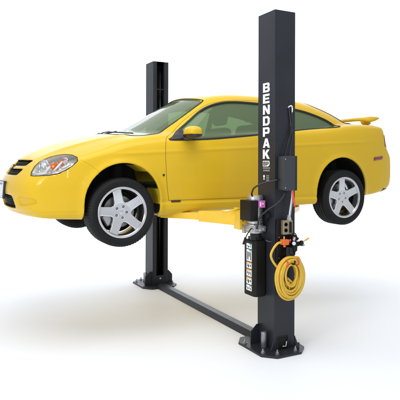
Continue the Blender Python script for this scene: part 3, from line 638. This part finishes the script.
for s in (-1, 1):
    c = cols[s]; yc = s*(SO-WY/2)
    # base plate, gussets, bolts
    yo = s*1.63; yi = s*1.06
    P = [(-.275, s*1.17), (-.275, s*1.53), (-.175, yo), (.075, yo), (.185, s*1.53), (.205, s*1.40), (.205, s*1.16), (.12, yi), (-.19, yi)]
    m = MB(); m.prism(P, 0, .019, 2); m.build('base_plate', 'slate', c, bevel=.003)
    for x0, x1, y in ((-hw-.002, -.205, s*1.262), (hw+.002, .185, s*1.262)):
        m = MB(); m.prism([(x0, .02), (x1, .02), (x1, .13), (x0+.3*(x1-x0), .19), (x0, .19)], y-.005, y+.005, 1); m.build('gusset', 'slate', c, bevel=.002)
    for x0, x1 in ((-hw-.001, -.145), (hw+.001, .150)):
        m = MB(); m.prism([(x0, .02), (x1, .02), (x0, .115)], s*1.487-.006, s*1.487+.006, 1); m.build('gusset', 'slate', c, bevel=.002)
    for x, y in ((-.235, 1.22), (-.235, 1.50), (-.14, 1.575), (.05, 1.575), (.165, 1.44), (.165, 1.20)):
        m = MB(); m.lathe([(.020, .019), (.020, .023), (.0, .023)], (x, s*y, 0), (0, 0, 1), 16); m.lathe([(.0145, .023), (.0145, .036), (.012, .038), (0, .038)], (x, s*y, 0), (0, 0, 1), 6)
        m.lathe([(.007, .036), (.007, .056), (0, .058)], (x, s*y, 0), (0, 0, 1), 10); m.build('anchor_bolt', 'steel', c, auto=True)
    m = MB(); m.lathe([(.0, .020), (.024, .020), (.026, .024), (.026, .150), (.022, .158), (0, .160)], (-.150, s*1.390, 0), (0, 0, 1), 24); m.build('cable_sheave_cover', 'dullsteel', c, auto=True)
    # inside the channel: cylinder, cables, chain, ladder, top sheave
    m = MB(); m.cyl((.015, s*(SO-.075), .05), (.015, s*(SO-.075), 1.9), .035); m.cyl((.015, s*(SO-.075), 1.9), (.015, s*(SO-.075), 2.8), .019); m.build('hydraulic_cylinder', 'blackm', c, auto=True)
    m = MB(); m.cyl((-.035, s*(SO-.12), .06), (-.035, s*(SO-.12), 2.86), .006, 8); m.cyl((.045, s*(SO-.13), .06), (.045, s*(SO-.13), 2.86), .006, 8); m.build('lifting_cable', 'steel', c, smooth=True)
    m = MB(); m.lathe([(0, -.012), (.05, -.012), (.05, -.006), (.042, -.004), (.042, .004), (.05, .006), (.05, .012), (0, .012)], (-.045, s*(SO-.11), 2.85), (1, .5*s, 0), 24); m.build('top_sheave', 'conduit', c, auto=True)
    m = MB(); m.box((-hw+.008, s*(SO-.20)-.03, 2.60), (hw-.008, s*(SO-.20)+.03, 2.62)); m.box((-.06, s*(SO-.04)-.004, .1), (-.02, s*(SO-.04)+.004, 2.7)); m.build('safety_ladder', 'blackm', c, bevel=.002)
    m = MB(); m.box((-hw+.010, s*(SO-WY+.012)-.008, .02), (hw-.010, s*(SO-WY+.012)+.008, .135)); m.build('foot_cover', 'slate', c, bevel=.002)
    m = MB(); m.lathe([(.012, 0), (.012, .006), (0, .007)], (0, s*(SO-WY+.004), .095), (0, -s, 0), 16); m.build('foot_bolt', 'conduit', c, auto=True)
c = cols[-1]
# port with bent bracket on the outer face of the near post
m = MB(); m.box((-.066, -SO-.004, .022), (.024, -SO+.002, .118)); m.build('cable_port', 'black', c, bevel=.003)
m = MB(); m.tube([(-.075, -SO-.004, .022), (-.075, -SO-.004, .126), (.033, -SO-.004, .126), (.033, -SO-.004, .022)], .006, 8); m.build('port_frame', 'slate', c)
m = MB(); m.tube([(-.030, -SO-.012, .045), (.004, -SO-.016, .040), (.010, -SO-.016, .085)], .006, 10); m.build('port_hook', 'steel', c, smooth=True)
m = MB(); m.prism([(.045, .02), (.11, .02), (.11, .075), (.08, .075)], -SO-.07, -SO-.06, 1); m.build('gusset', 'slate', c, bevel=.002)
# lettering down the front face of the near post
def on_front(v, y, z): return [(-hw-.0015-p[2], y-p[0]*1., z+p[1]) for p in v]
zt = 2.352; pitch = .0985
GLYPH = dict(B=[[(0, 0), (8.2, 0), (9.8, 1), (9.8, 3.2), (8.8, 4.1), (9.6, 5), (9.6, 7), (8.2, 8), (0, 8)], [(3, 1.7), (6.6, 1.7), (6.9, 2.1), (6.9, 2.9), (6.6, 3.3), (3, 3.3)], [(3, 4.9), (6.4, 4.9), (6.7, 5.2), (6.7, 6.0), (6.4, 6.4), (3, 6.4)]],
    E=[[(0, 0), (9.6, 0), (9.6, 1.8), (3, 1.8), (3, 3.2), (9, 3.2), (9, 4.8), (3, 4.8), (3, 6.2), (9.6, 6.2), (9.6, 8), (0, 8)]],
    N=[[(0, 0), (2.9, 0), (2.9, 4.6), (7, 0), (10, 0), (10, 8), (7.1, 8), (7.1, 3.4), (3, 8), (0, 8)]],
    D=[[(0, 0), (7.6, 0), (9.9, 1.8), (9.9, 6.2), (7.6, 8), (0, 8)], [(3, 1.8), (6.2, 1.8), (7, 2.6), (7, 5.4), (6.2, 6.2), (3, 6.2)]],
    P=[[(0, 0), (3, 0), (3, 2.4), (8.2, 2.4), (9.8, 3.6), (9.8, 6.8), (8.2, 8), (0, 8)], [(3, 4.1), (6.5, 4.1), (6.9, 4.5), (6.9, 5.9), (6.5, 6.3), (3, 6.3)]],
    A=[[(0, 0), (3, 0), (3.6, 1.5), (6.6, 1.5), (7.2, 0), (10.3, 0), (6.8, 8), (3.5, 8)], [(4.2, 3.1), (6, 3.1), (5.1, 5.6)]],
    K=[[(0, 0), (2.9, 0), (2.9, 2.3), (3.9, 3.2), (6.6, 0), (10.2, 0), (6.2, 4.6), (9.9, 8), (6.2, 8), (2.9, 5), (2.9, 8), (0, 8)]])
def glyph(ch, w_, h_, depth=.0006):
    cu = bpy.data.curves.new('lettering', 'CURVE'); cu.dimensions = '2D'; cu.fill_mode = 'BOTH'; cu.extrude = depth
    for lp_ in GLYPH[ch]:
        sp_c = cu.splines.new('POLY'); sp_c.points.add(len(lp_)-1); sp_c.use_cyclic_u = True
        for k, (x, y) in enumerate(lp_): sp_c.points[k].co = ((x/10-.5)*w_, y/8*h_, 0, 1)
    o = bpy.data.objects.new('lettering', cu); C.objects.link(o); me = bpy.data.meshes.new_from_object(o.evaluated_get(bpy.context.evaluated_depsgraph_get()))
    bpy.data.objects.remove(o); bpy.data.curves.remove(cu); v = [tuple(p.co) for p in me.vertices]; f = [tuple(p.vertices) for p in me.polygons]; bpy.data.meshes.remove(me); return v, f
for i, ch in enumerate('BENDPAK'):
    v, f = glyph(ch, .104, .083); m = MB(); m.add(on_front(v, -1.3635, zt-.083-i*pitch), f); m.build('lettering', 'white', c)
m = MB(); zb = zt-7*pitch-.052
m.add([(-hw-.0012, -1.3635-y, zb+z) for y, z in ((-.052, 0), (.030, 0), (.048, .012), (.052, .030), (.046, .050), (-.052, .050))], [tuple(range(6))]); m.build('logo_badge', 'white', c)
for ch, y in (('B', -.024), ('P', .020)):
    v, f = glyph(ch, .038, .036, .0004); m = MB(); m.add(on_front([(p[0], p[1], p[2]+.0008) for p in v], -1.3635-y, zb+.007), f); m.build('logo_letter', 'slate2', c)
m = MB()
for k in range(9):
    y = -1.3135-k*.0125; m.add([(-hw-.0012, y-a, zb-.020+b) for a, b in ((0, 0), (.008, 0), (.008, .012), (0, .012))], [(0, 1, 2, 3)])
for k in range(5):
    y = -1.3200-k*.020; m.add([(-hw-.0012, y-a, zb-.042+b) for a, b in ((0, 0), (.013, 0), (.013, .013), (0, .013))], [(0, 1, 2, 3)])
m.build('small_print', 'greyink', c)
m = MB(); m.add([(-hw-.0012, -1.330+.013*math.cos(a), zb-.088+.013*math.sin(a)) for a in np.linspace(0, 2*PI, 16, endpoint=False)], [tuple(range(16))])
m.add([(-hw-.0012, -1.330+a, zb-.118+b) for a, b in ((-.010, 0), (.010, 0), (.007, .014), (-.007, .014))], [(0, 1, 2, 3)]); m.build('round_symbol', 'white', c)
m = MB()
for k in range(4): m.add([(-hw-.0012, -1.365-a, zb-.085-k*.014+b) for a, b in ((0, 0), (.042, 0), (.042, .006), (0, .006))], [(0, 1, 2, 3)])
m.build('small_print', 'greyink', c)
# floor cover between the posts
m = MB(); m.prism([(-.105, .002), (-.060, .050), (.022, .050), (.085, .002)], -1.14, 1.14, 1); m.build('floor_cover', 'slate', lift, bevel=.003)
# carriages and arms
def seg_box(m, a, b, w, hgt, z0, z1=None):
    a = Vector(a); b = Vector(b); d = (b-a).normalized(); n = Vector((-d.y, d.x, 0)); z1 = z0 if z1 is None else z1
    v = [tuple(a-n*w[0]/2+Vector((0, 0, z0-hgt[0]/2))), tuple(a+n*w[0]/2+Vector((0, 0, z0-hgt[0]/2))), tuple(a+n*w[0]/2+Vector((0, 0, z0+hgt[0]/2))), tuple(a-n*w[0]/2+Vector((0, 0, z0+hgt[0]/2))),
         tuple(b-n*w[1]/2+Vector((0, 0, z1-hgt[1]/2))), tuple(b+n*w[1]/2+Vector((0, 0, z1-hgt[1]/2))), tuple(b+n*w[1]/2+Vector((0, 0, z1+hgt[1]/2))), tuple(b-n*w[1]/2+Vector((0, 0, z1+hgt[1]/2)))]
    m.add(v, [(0, 1, 2, 3), (7, 6, 5, 4), (0, 4, 5, 1), (1, 5, 6, 2), (2, 6, 7, 3), (3, 7, 4, 0)])
for s in (-1, 1):
    ca = empty('carriage', (0, s*(SO-WY), 1.1), lift)
    m = MB(); m.box((-.055, s*.01, -.06), (.055, -s*.10, .40)) if False else m.box((-.052, min(s*.01, s*.10), -.10), (.052, max(s*.01, s*.10), .42)); m.build('slide_block', 'blackm', ca, bevel=.006)
    for z_ in (-.085, .045):
        m = MB(); m.prism([(-.13, -s*.010), (-.205, -s*.07), (-.18, -s*.12), (.18, -s*.12), (.205, -s*.07), (.13, -s*.010)], z_-.006, z_+.006, 2); m.build('carriage_plate', 'armyellow', ca, bevel=.003)
    tips = [((-.74, -.47), 1), ((.93, -.47), 1)] if s < 0 else [((-.74, .71), 1), ((.93, .71), 1)]
    for (tx, ty), _ in tips:
        sg = 1 if tx > 0 else -1; piv = Vector((sg*(.195 if s < 0 else .155), s*(SO-WY)-s*.065, 0)); tip = Vector((tx, ty, 0)); d = (tip-piv).normalized(); L_ = (tip-piv).length
        ar = empty('lift_arm', (piv.x, piv.y, 1.1), lift); tl = tip-piv
        e1 = d*(L_*.52); m = MB(); seg_box(m, d*.0, e1, (.11, .090), (.132, .098), .034, .038); m.build('outer_arm', 'armyellow', ar, bevel=.005)
        m = MB(); seg_box(m, d*(L_*.40), d*(L_*.98), (.075, .075), (.075, .050), .040, .030); m.build('inner_arm', 'armyellow', ar, bevel=.004)
        m = MB(); m.cyl((.0, .03, -.100), (.0, .03, .095), .020, 20); m.lathe([(.034, .095), (.034, .105), (0, .108)], (0, 0, 0), (0, 0, 1), 20); m.build('arm_pin', 'steel', ar, auto=True)
        z_t = (1.185 if tx < 0 else 1.21)-1.1
        m = MB(); m.cyl((tl.x, tl.y, .012), (tl.x, tl.y, z_t-.03), .028, 20); m.lathe([(.03, z_t-.04), (.055, z_t-.03), (.055, z_t-.015), (0, z_t-.015)], (tl.x, tl.y, 0), (0, 0, 1), 24); m.build('pad_screw', 'armyellow', ar, auto=True)
        m = MB(); m.lathe([(.0, z_t-.015), (.058, z_t-.015), (.06, z_t-.010), (.06, z_t), (.056, z_t+.004), (0, z_t+.004)], (tl.x, tl.y, 0), (0, 0, 1), 24); m.build('lift_pad', 'rubber', ar, auto=True)
        n = Vector((-d.y, d.x, 0))*(sg*-s)
        m = MB(); m.tube(spline([tuple(d*.10+n*.0+Vector((0, 0, .04))), tuple(d*.20+Vector((0, 0, .075))), tuple(d*(L_*.34)+Vector((0, 0, .055))), tuple(d*(L_*.50)+Vector((0, 0, .038)))], 6), .009, 8); m.build('arm_handle', 'armyellow', ar, smooth=True)
        if s < 0 and tx < 0:
            m = MB(); m.tube([(-.085, -.045, .130), (-.235, .02, .098)], .009, 8); m.build('arm_restraint_rod', 'armyellow', ar, smooth=True)
            m = MB(); m.box((-.098, -.050, -.060), (-.070, .055, .135)); m.box((-.070, -.05, -.010), (.03, -.025, .015)); m.build('arm_bracket', 'armyellow', ar, bevel=.003)
        if s < 0 and tx > 0:
            m = MB(); P3 = [(tl.x-.26, tl.y-.01, .005), (tl.x-.02, tl.y-.04, z_t-.045), (tl.x-.04, tl.y-.05, z_t-.065)]; m.tube([P3[0], P3[1]], .009, 8); m.tube([(tl.x-.24, tl.y, z_t-.03), P3[1]], .008, 8)
            m.build('arm_restraint_rod', 'armyellow', ar, smooth=True)
# power unit on the front face of the near post
pu = empty('power_unit', (-hw, -1.31, .95), lift)
m = MB(); m.prism([(-.236, -1.205), (-.236, -1.345), (-.220, -1.372), (-.125, -1.376), (-.116, -1.36), (-.116, -1.20), (-.13, -1.19), (-.22, -1.19)], .462, .955, 2)
o = m.build('oil_tank', 'black', pu, bevel=.012, seg=3, loc=(hw, 1.31, -.95))
pl_ = lambda a: (a[0]+hw, a[1]+1.31, a[2]-.95)
zz = .925; stick = [(.046, 'teal', 1), (.104, 'teal', 2), (.056, 'orangep', 1), (.062, 'orangep', 3), (.062, 'orangep', 1), (.048, 'greyink', 2)]
for k, (hh, hd, n_) in enumerate(stick):
    xf = -.2368; y0, y1 = -1.325, -1.240; m = MB(); q = lambda a0, a1, b0, b1, e=0: [pl_((xf-e, a0, b0)), pl_((xf-e, a1, b0)), pl_((xf-e, a1, b1)), pl_((xf-e, a0, b1))]
    m.add(q(y0, y1, zz-hh, zz), [(0, 1, 2, 3)], 0); m.add(q(y0+.004, y1-(.0 if hd == 'orangep' else .05), zz-.013, zz-.001, .0006), [(0, 1, 2, 3)], 1)
    for j in range(n_+1):
        a = y0+.012+j*.062/(n_+1); b = zz-.022; m.add(q(a, a+.038/(n_+1), b-(hh-.030)*(.55+.4*((j+k) % 2)), b, .0006), [(0, 1, 2, 3)], 2)
    for j in range(int((hh-.03)/.012)): m.add(q(y1-.022, y1-.006, zz-.024-j*.012, zz-.019-j*.012, .0006), [(0, 1, 2, 3)], 2)
    m.build('warning_label', ['white', hd, 'ink'], pu); zz -= hh+.008
m = MB(); m.cyl((-.178, -1.30, .955), (-.178, -1.30, 1.03), .052, 24); m.box((-.215, -1.35, .945), (-.14, -1.23, .985)); m.build('pump_neck', 'blackm', pu, loc=(hw, 1.31, -.95), bevel=.004)
m = MB(); m.box((-.245, -1.375, 1.035), (-.118, -1.225, 1.085)); m.cyl((-.18, -1.30, 1.02), (-.18, -1.30, 1.10), .07, 24); m.cyl((-.20, -1.375, 1.055), (-.20, -1.41, 1.055), .014, 12); m.cyl((-.16, -1.375, 1.06), (-.16, -1.40, 1.06), .012, 12)
m.cyl((-.23, -1.36, 1.08), (-.235, -1.375, 1.10), .014, 12); m.build('valve_block', 'silver', pu, loc=(hw, 1.31, -.95), bevel=.004)
prof = [(0, 0)]+[(r, z) for k in range(10) for r, z in ((.066, .02+k*.021), (.066, .032+k*.021), (.0715, .033+k*.021), (.0715, .040+k*.021))]+[(.072, .235), (.072, .25), (.064, .268), (0, .27)]
m = MB(); m.lathe(prof, (-.185, -1.30, 1.085), (0, 0, 1), 32); m.build('motor', 'silver', pu, loc=(hw, 1.31, -.95), auto=True)
m = MB(); m.box((-.305, -1.405, 1.135), (-.222, -1.235, 1.315)); m.build('switch_box', 'black', pu, loc=(hw, 1.31, -.95), bevel=.006)
m = MB(); m.box((-.218, -1.405, 1.25), (-.150, -1.385, 1.312)); m.build('switch_label', 'purple', pu, loc=(hw, 1.31, -.95), bevel=.001)
m = MB(); m.tube([(-.1755, -1.4055, 1.285), (-.1755, -1.407, 1.285)], .008, 12); m.box((-.205, -1.4065, 1.262), (-.192, -1.4045, 1.300)); m.build('label_mark', 'white', pu, loc=(hw, 1.31, -.95))
m = MB(); m.tube(spline([(-.245, -1.33, 1.065), (-.300, -1.36, 1.03), (-.345, -1.385, .985)], 6), .005, 8); m.tube([(-.338, -1.38, .995), (-.372, -1.40, .945)], .010, 10); m.build('release_lever', 'blackm', pu, loc=(hw, 1.31, -.95), smooth=True)
m = MB(); m.box((-.130, -1.40, 1.13), (-.108, -1.30, 1.22)); m.box((-.145, -1.44, 1.16), (-.11, -1.40, 1.20)); m.build('mounting_bracket', 'blackm', pu, loc=(hw, 1.31, -.95), bevel=.003)
def cable(name, pts, r, m_, parent, n=10): m = MB(); m.tube(spline(pts, n), r, 10); return m.build(name, m_, parent, smooth=True)
cable('power_cable', [(-.085, -1.515, 1.500), (-.125, -1.51, 1.490), (-.19, -1.45, 1.470), (-.255, -1.40, 1.43), (-.26, -1.36, 1.38), (-.235, -1.33, 1.345)], .0075, 'cable', lift)
cable('power_cable', [(-.045, -1.54, 1.40), (-.06, -1.55, 1.36), (-.11, -1.52, 1.29), (-.17, -1.47, 1.235), (-.225, -1.43, 1.17), (-.236, -1.42, 1.11), (-.232, -1.395, 1.07)], .0085, 'cable', lift)
cable('hydraulic_hose', [(-.12, -1.37, 1.07), (-.098, -1.42, 1.07), (-.088, -1.455, 1.04), (-.092, -1.47, .99), (-.110, -1.44, .955), (-.14, -1.40, .96)], .008, 'cable', lift)
# control box on the outer face
cb = empty('control_box', (0, -SO, 1.55), lift)
m = MB(); m.box((-.077, -.085, -.142), (.060, -.001, .150)); m.build('box_body', 'slate2', cb, bevel=.006)
m = MB(); m.box((-.080, -.090, -.145), (.008, -.0855, .153)); m.build('box_door', 'slate2', cb, bevel=.0015)
m = MB(); m.lathe([(.007, 0), (.007, .004), (0, .005)], (-.065, -.0895, .125), (0, -1, 0), 12); m.lathe([(.007, 0), (.007, .004), (0, .005)], (-.065, -.0895, -.12), (0, -1, 0), 12); m.build('box_screw', 'steel', cb)
m = MB(); m.box((.045, -.088, -.146), (.066, -.002, .154)); m.build('box_hinge_side', 'slate', cb, bevel=.003)
# clip and cables above the box
m = MB(); m.tube(spline([(.030, -SO-.004, 2.128), (.040, -SO-.020, 2.142), (.058, -SO-.022, 2.138), (.064, -SO-.018, 2.10), (.064, -SO-.006, 2.075)], 6), .0055, 8); m.build('cable_clip', 'white', lift, smooth=True)
cable('sensor_cable', [(.062, -SO-.012, 2.11), (.062, -SO-.015, 2.03), (.040, -SO-.03, 1.90), (.0, -SO-.035, 1.80), (-.030, -SO-.04, 1.70)], .006, 'cable', lift)
cable('sensor_cable', [(.034, -SO-.008, 2.13), (.050, -SO-.012, 2.0), (.056, -SO-.025, 1.88), (.030, -SO-.035, 1.76), (.022, -SO-.04, 1.70)], .007, 'cable', lift)
cable('signal_wire', [(.060, -SO-.04, 1.66), (.078, -SO-.03, 1.63), (.092, -SO-.02, 1.58), (.094, -SO-.015, 1.53), (.088, -SO-.01, 1.49)], .003, 'white', lift)
cable('conduit', [(.045, -SO-.045, 1.41), (.036, -SO-.055, 1.34), (.018, -SO-.055, 1.24), (.006, -SO-.055, 1.165)], .0115, 'conduit', lift)
m = MB(); m.lathe([(.020, 0), (.020, .022), (.015, .026), (.015, .045), (0, .045)], (.005, -SO-.055, 1.145), (0, 0, 1), 6); m.build('conduit_nut', 'conduit', lift)
# outlets and black back panel
ob = empty('outlet_station', (0, -SO, 1.0), lift)
m = MB(); m.box((-.100, -.030, -.22), (.070, -.001, .145)); m.build('back_panel', 'black', ob, bevel=.003)
m = MB(); m.box((-.066, -.070, .025), (.034, -.030, .148)); m.build('outlet_box', 'beige', ob, bevel=.005)
for x, z in ((-.040, .112), (-.040, .062)):
    m = MB(); m.lathe([(.017, 0), (.017, .003), (.012, .003), (.011, -.001), (0, -.001)], (x, -.070, z), (0, -1, 0), 20); m.build('outlet_socket', 'black', ob)
m = MB(); m.box((-.006, -.0725, .040), (.022, -.0695, .132)); m.build('outlet_cover', 'black', ob, bevel=.002)
for z in (.105, .068):
    m = MB(); m.box((-.001, -.0735, z-.008), (.001, -.0722, z+.008)); m.box((.012, -.0735, z-.008), (.014, -.0722, z+.008)); m.build('outlet_slot', 'blackm', ob)
for z in (.0, -.18): m = MB(); m.lathe([(.006, 0), (.005, .004), (0, .005)], (-.085, -.0305, z), (0, -1, 0), 10); m.build('panel_screw', 'steel', ob)
# air regulator assembly
ag = empty('air_regulator', (0, -SO-.06, .95), lift)
m = MB(); m.box((-.083, -.035, -.012), (-.022, .02, .036)); m.lathe([(.014, 0), (.014, .02), (0, .02)], (-.055, -.01, -.012), (0, 0, -1), 6); m.build('manifold', 'orange', ag, bevel=.006)
m = MB(); m.cyl((-.06, -.01, .036), (-.06, -.01, .062), .007); m.build('brass_nipple', 'brass', ag, auto=True); m = MB(); m.lathe([(.012, .0), (.012, .014), (0, .014)], (-.083, -.01, .012), (-1, 0, 0), 6); m.cyl((-.09, -.01, .012), (-.113, -.01, .012), .009); m.build('brass_fitting', 'brass', ag, auto=True)
m = MB(); m.cyl((-.022, -.01, .012), (.0, -.015, .016), .009); m.cyl((-.012, -.02, .022), (.002, -.025, .03), .008); m.build('red_knob', 'redplastic', ag, auto=True)
m = MB(); m.lathe([(.0, -.085), (.012, -.083), (.016, -.075), (.027, -.068), (.029, -.02), (.022, -.014), (.022, .03), (.026, .036), (.027, .06), (.020, .068), (0, .07)], (.045, -.015, .0), (0, 0, 1), 24); m.cyl((.048, -.015, -.105), (.048, -.015, -.08), .008)
m.build('filter_bowl', 'black', ag, auto=True)
m = MB(); m.lathe([(.014, 0), (.016, .003), (.016, .012), (0, .013)], (.022, -.035, .0), (-.2, -1, 0), 24); m.build('pressure_gauge', 'plate', ag, auto=True)
m = MB(); m.cyl((.045, -.015, .0), (.125, -.02, -.008), .013); m.cyl((.085, -.02, -.03), (.083, -.02, .01), .011); m.cyl((.075, -.03, .03), (.055, -.02, .045), .014); m.lathe([(.020, 0), (.024, .004), (.024, .02), (.018, .024), (0, .024)], (.108, -.02, -.008), (1, -.1, .1), 16)
m.tube(spline([(.01, -.02, .07), (.02, -.03, .085), (.045, -.035, .08), (.055, -.03, .05)], 5), .005, 8); m.build('pipe_fittings', 'blackm', ag, auto=True)
m = MB(); m.cyl((.125, -.02, .0), (.165, -.028, .022), .007); m.cyl((.16, -.028, .018), (.188, -.034, .036), .009); m.build('quick_coupler', 'brass', ag, auto=True)
m = MB(); m.lathe([(.011, 0), (.011, .03), (0, .03)], (.028, -.03, .025), (.1, -.3, 1), 14); m.build('steel_fitting', 'conduit', ag, auto=True); m = MB(); m.lathe([(.010, 0), (.010, .02), (0, .02)], (.118, -.035, -.02), (.2, -1, 0), 12); m.build('steel_fitting', 'conduit', ag, auto=True)
m = MB(); m.lathe([(.018, 0), (.018, .012), (0, .014)], (.10, -.036, -.012), (0, -1, 0), 6); m.cyl((-.03, -.02, -.03), (-.03, -.02, -.12), .014); m.cyl((.0, -.02, -.035), (-.0, -.02, -.09), .020); m.build('drain_fitting', 'blackm', ag, auto=True)
# hose hook
m = MB(); m.tube(spline([(-.02, -SO-.03, .79), (-.02, -SO-.09, .782), (-.02, -SO-.16, .785), (-.02, -SO-.168, .815)], 6), .008, 8); m.box((-.05, -SO-.034, .74), (.02, -SO-.029, .83)); m.build('hose_hook', 'blackm', lift, smooth=False)
# ---------------------------------------------------------------- coiled air hose hanging on the hook
hp = [(-.100, -1.56, .962), (-.135, -1.565, .955), (-.185, -1.575, .915), (-.208, -1.575, .862), (-.175, -1.565, .80), (-.10, -1.560, .72), (-.03, -1.558, .65), (.05, -1.558, .58), (.11, -1.562, .575)]
P = [np.array(p) for p in spline(hp, 8)]
loops = [(.165-.100*u, .205-.110*u, .652+.036*u) for u in (0, .12, .3, .48, .66, .82, .95, 1.0, .88, .72, .55, .40, .25, .10, .0, .2, .5)]
a0 = math.radians(-25); cur = []
for li, (ra, rb, rc) in enumerate(loops):
    ra2, rb2, rc2 = loops[min(li+1, len(loops)-1)]; jx, jz, jy = rng.normal(0, .007), rng.normal(0, .006), -1.578-.012*(li % 4)-.004*rng.random(); tw = rng.normal(0, .05)
    for k in range(36):
        t = k/36; a = a0+2*PI*t; A = ra+(ra2-ra)*t; B = rb+(rb2-rb)*t
        zc_ = rc+(rc2-rc)*t; x = -.022+jx*math.sin(PI*t)+A*math.cos(a+tw*math.sin(2*PI*t)); z = zc_+B*math.sin(a)+jz*math.sin(PI*t); y = jy-.010*math.sin(a)*0+.006*math.sin(3*a+li)
        cur.append(np.array([x, y, z]))
cur = np.array(cur); K = 9; cp = cur.copy()
for i in range(K, len(cur)-K): cp[i] = cur[i-K//2:i+K//2+1].mean(0)
pts = [tuple(p) for p in P]+[tuple(p) for p in cp[6:]]+[(-.06, -1.60, .70), (-.055, -1.60, .66), (-.045, -1.60, .62)]
m = MB(); m.tube(spline(pts[::3], 3), .0105, 10)
hose = m.build('air_hose', 'hose', None, smooth=True); tag(hose, 'yellow air hose coiled in many loops hanging below the outlet box on the near post', 'air hose')
m = MB(); m.cyl((-.045, -1.60, .632), (-.040, -1.602, .585), .011, 12); m.cyl((-.040, -1.602, .585), (-.038, -1.603, .565), .007, 10); m.build('hose_end', 'brass', hose, auto=True)
for x, z in ((-.085, .790), (.030, .795)):
    m = MB(); m.tube(spline([(x, -1.57, z+.022), (x+.004, -1.60, z+.032), (x+.006, -1.638, z+.014), (x+.002, -1.638, z-.018), (x, -1.60, z-.030), (x-.002, -1.57, z-.01)], 5, True), .005, 8, closed=True); m.build('hose_tie', 'redplastic', hose, smooth=True)
# red strap hanging from the control box
m = MB(); L2 = [(.020, 1.402), (.024, 1.36), (.034, 1.31), (.044, 1.265)]; v = []
for x, z in L2: v += [(x-.009, -SO-.082, z), (x+.009, -SO-.082, z+.002), (x+.009, -SO-.086, z+.002), (x-.009, -SO-.086, z)]
f = [(0, 1, 2, 3), (12, 15, 14, 13)]
for i in range(3):
    for k in range(4): f.append((i*4+k, (i+1)*4+k, (i+1)*4+(k+1) % 4, i*4+(k+1) % 4))
m.add(v, f); st = m.build('safety_strap', 'redtag', None); tag(st, 'short red strap dangling under the grey control box', 'strap')
# ================================================================ floor, camera, light
vd = np.array([math.sin(.4848), math.cos(.4848)]); sd = np.array([vd[1], -vd[0]]); v = []; f = []
prof = [(-30, 0), (-10, 0), (0, 0), (6, 0), (9, 0), (10.5, 0), (11.4, .0), (11.8, .0)]+[(12+4*math.sin(a), 4-4*math.cos(a)) for a in np.linspace(.03, PI/2, 60)]+[(16, 8), (16, 11)]
for a, z in prof: v += [(*(vd*a-sd*24), z), (*(vd*a+sd*24), z)]
for k in range(len(prof)-1): f.append((2*k, 2*k+1, 2*k+3, 2*k+2))
b_ = MB(); b_.add(v, f); fl = b_.build('floor', 'floor', smooth=True); fl['kind'] = 'structure'
for p_ in fl.data.polygons:
    if p_.normal.z < 0 and abs(p_.center.z) < .01: p_.flip() if hasattr(p_, 'flip') else None
sc = bpy.context.scene
w = bpy.data.worlds.new('World'); sc.world = w; w.use_nodes = True; bg = w.node_tree.nodes['Background']; bg.inputs[0].default_value = (.945, .972, 1, 1); bg.inputs[1].default_value = .65
def area(name, loc, tgt, size, power, sy=None, col=(1, 1, 1)):
    l = bpy.data.lights.new(name, 'AREA'); l.energy = power; l.size = size; l.color = col
    if sy: l.shape = 'RECTANGLE'; l.size_y = sy
    o = bpy.data.objects.new(name, l); C.objects.link(o); o.location = loc; o.rotation_euler = (Vector(tgt)-Vector(loc)).to_track_quat('-Z', 'Y').to_euler(); return o
area('overhead_softbox', (-1.3, -1.7, 5.4), (-.1, -.2, 0), 4.4, 165, 3.6)
area('rear_fill', (vd[0]*6.2, vd[1]*6.2, 6.2), (vd[0]*6.4, vd[1]*6.4, 0), 16, 300, 8.0)  # added fill out of view, brightens the floor behind the lift
area('key_softbox', (-6.5, -3.6, 2.6), (-1.2, 0, 1.5), 1.6, 105, None, (1, .97, .93))
area('strip_lamp', (-5.1, -2.9, 1.95), (-2.0, -.6, 1.5), .16, 9, .5); area('strip_lamp', (-3.45, -4.25, 1.80), (-1.9, -.6, 1.5), .14, 7, .5); area('strip_lamp', (-3.2, -7.5, 1.9), (-1.6, -.7, 1.5), .14, 14, 1.2)
bl = vd*8.5; area('backdrop_fill', (bl[0], bl[1], 9.5), (vd[0]*15.5, vd[1]*15.5, 2.3), 22, 2150, 3.0)  # added lamp above the frame, lifts the backdrop to white
cam = bpy.data.cameras.new('camera'); co = bpy.data.objects.new('camera', cam); C.objects.link(co); sc.camera = co
co.location = (-2.8226, -5.25, 1.6576); yaw = .4848; roll = .0028
co.rotation_euler = (Matrix.Rotation(-yaw, 3, 'Z') @ Matrix.Rotation(PI/2, 3, 'X') @ Matrix.Rotation(roll, 3, 'Z')).to_euler()
cam.sensor_width = 36; cam.lens = 529.95/400*36; cam.shift_y = -(200-160.97)/400; cam.clip_end = 300
sc.view_settings.view_transform = 'Standard'; sc.view_settings.look = 'None'; sc.view_settings.exposure = 0; sc.view_settings.gamma = 1
sc.cycles.max_bounces = 10; sc.cycles.transparent_max_bounces = 16
